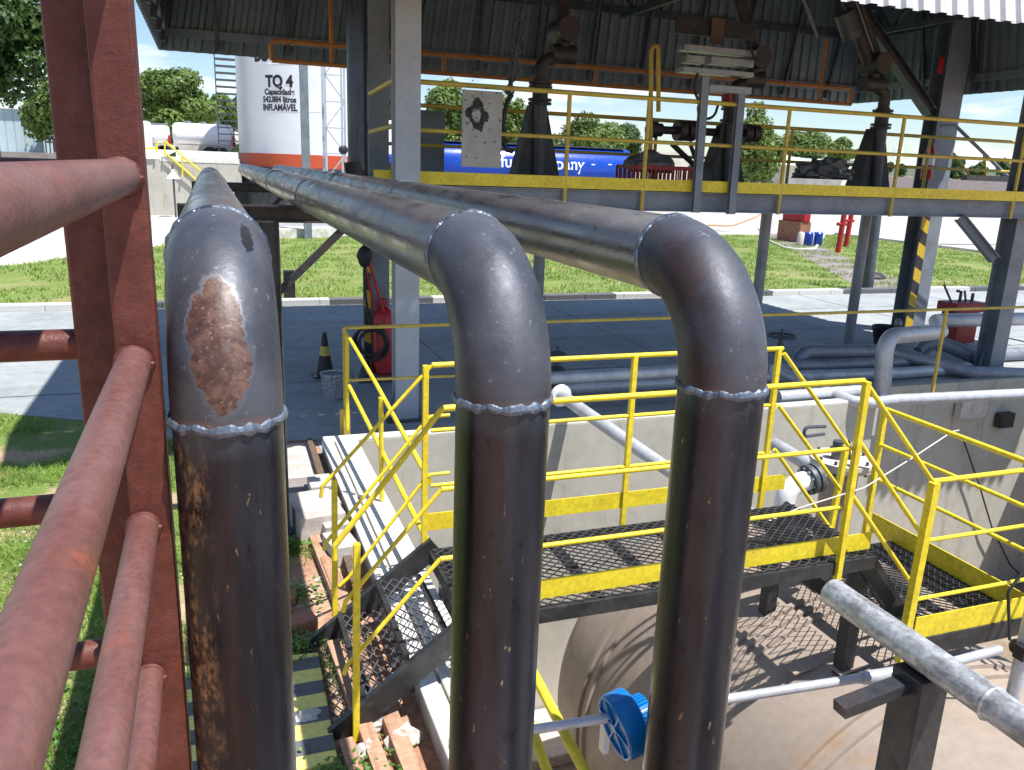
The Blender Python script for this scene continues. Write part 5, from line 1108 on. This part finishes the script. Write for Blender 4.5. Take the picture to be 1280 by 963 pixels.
# pebbles and litter as loose ground cover
mb = MB()
for i in range(420):
    x = random.uniform(-1.8, .9); y = random.uniform(2.8, 7.0); s_ = random.uniform(.006, .02); mb.blob((x, y, .003), (s_, s_*.8, s_*.5), 6, 4, .4, 2)
struct(mb.build('pebbles', 'stone', smooth=False), 'stuff')
q = P(75, 795, z=0); o = tag(MB().tube([q+Vector((math.cos(a)*.035, math.sin(a)*.03, .02)) for a in [i*.5 for i in range(9)]], .014, 8).build('blue_scrap', 'bluecap'), 'small curl of bright blue plastic on the ground behind the red tubes', 'litter')
q = P(62, 772, z=0); o = tag(MB().lathe((q.x, q.y, 0), (0, 0, 1), [(0, .16), (.02, .17), (.05, .15), (.2, .04)], 4).build('dark_cone_base', 'rubber', smooth=False), 'dark rubber base lying on the grass behind the big red tube', 'cone base')
o = tag(MB().ring((.06, 3.05, .1), (0, 1, .2), .05, .006, 20, 6).build('wire_ring', 'dark_steel'), 'small curled wire ring at the foot of the red post', 'wire')

# ------------------------------------------------------------ the three black pipe lines
ZWL = [P(a_, b_, y=1.5445).z for a_, b_ in ((288, 540), (623, 515), (907, 498))]
D_ = .211; Rr = D_/2; RB = .3285; YP = 1.65
lines = ((.010, 'left', ZWL[0], 9.0, 'leftmost black pipe line, its elbow marked by a rusty patch'), (.590, 'mid', ZWL[1], 15.5, 'middle black pipe line with plain elbow'), (1.160, 'right', ZWL[2], 15.5, 'rightmost black pipe line, brown rust inside its bend'))
for i, (x, nm, zw, yend, lb) in enumerate(lines):
    t = thing('pipe_line', lb, 'pipe line', (x, YP, 0), 'three new steel pipe lines')
    top = 2.686; RB = top-zw
    MB().tube([(x, YP, -3.2 if i else -.2)]+[(x, YP, z) for z in (.5, 1.4, 1.9, zw)], Rr, 72).build('riser', millsteel('riser_steel', 'riser', i, 'flaky' if i == 0 else None), t)
    arc = [(x, YP+RB-RB*math.cos(a), zw+RB*math.sin(a)) for a in [math.pi/2*k_/28 for k_ in range(29)]]
    MB().tube(arc, Rr+.0015, 72).build('elbow', millsteel('elbow_steel', 'elbow', i+10, 'rust' if i == 0 else None), t)
    MB().tube([(x, YP+RB+k_*(yend-YP-RB)/12, top) for k_ in range(13)], Rr, 72, cap=i > 0).build('horizontal_run', millsteel('run_steel', 'run', i+20), t)
    MB().ring((x, YP, zw), (0, 0, 1), Rr-.001, .0098, 300, 8, .34).build('weld_bead', 'weld', t)
    MB().ring((x, YP+RB, top), (0, 1, 0), Rr-.001, .0080, 300, 8, .3).build('weld_bead', 'weld', t)
    for yy in ((5.2, 8.0) if i else (6.5,)): MB().ring((x, yy, top), (0, 1, 0), Rr, .006, 90, 6, .4).build('weld_bead', 'weld', t)
# trestle under the pipes
for j, (y, lb) in enumerate(((6.2, 'nearer dark steel trestle carrying the three pipe lines'), (11.6, 'farther dark steel trestle carrying the pipe lines'))):
    t = thing('pipe_trestle', lb, 'trestle', (.4, y, 0), 'steel trestles under the pipe lines'); zt_ = 2.686-Rr-.005
    x_ = .375
    MB().ibeam((-.22, y, zt_-.06), (1.45, y, zt_-.06), .1, .12).build('cross_beam', 'darker', t, smooth=False)
    MB().ibeam((x_, y, .01), (x_, y, zt_-.12), .15, .15, .01, up=(1, 0, 0)).build('trestle_post', 'dark_steel', t, smooth=False)
    MB().bar((x_+.06, y, 1.95), (.95, y, zt_-.13), .05, .05).build('knee_brace', 'darker', t, smooth=False)
    MB().box((x_-.14, y-.14, 0), (x_+.14, y+.14, .015)).build('base_plate', 'dark_steel', t, smooth=False)

# ------------------------------------------------------------ red primer guard frame beside the camera
DR = 1.6
pt_, pb_ = P(146, 0, d=DR), P(186, 900, d=DR)
xr, yr = P(160, 221, d=DR).x, P(160, 221, d=DR).y; HW = .040
rf = thing('red_guard_frame', 'red oxide primed steel guard frame of posts and round rails at the left edge', 'guard frame', (xr, yr, 1.2))
yr = 1.66
xr = P(155, 221, y=yr).x
def post(x, y, hw, mt='redoxide', nm='frame_post'): return MB().box((x-hw, y-hw, .0), (x+hw, y+hw, 4.6)).build(nm, mt, rf, smooth=False, bevel=.006)
post(xr, yr, .037)
def rung(px, py, r, xo=0):
    q = P(px, py, y=yr-.03); MB().tube([(q.x, yr-.035, q.z), (q.x, .15 if r > .03 else .15, q.z)], r, 40).build('round_rail', 'redtube', rf)
    MB().ring((q.x, yr-.046, q.z), (0, 1, 0), r, .005, 60, 8, .4).build('weld_bead', 'redoxide', rf)
rung(153, 221, .031); rung(168, 452, .0305); rung(180, 655, .0285); rung(188, 842, .027)
for z_ in (3.26, 3.48, 3.70, 3.92, 4.2): MB().tube([(xr, yr-.035, z_), (xr, -.9, z_)], .031, 24).build('round_rail', 'redtube', rf)  # unseen upper rails, added so their shadows darken the rear post
y2 = yr+.082; x2 = xr-.076
post(x2, y2, .037)
for (py) in (221, 430, 632, 818):
    q = P(110, py, y=y2); MB().tube([(x2, y2, q.z), (x2-1.6, y2, q.z)], .030, 28).build('round_rail', 'redoxide', rf)
post(x2-1.62, y2, .04)
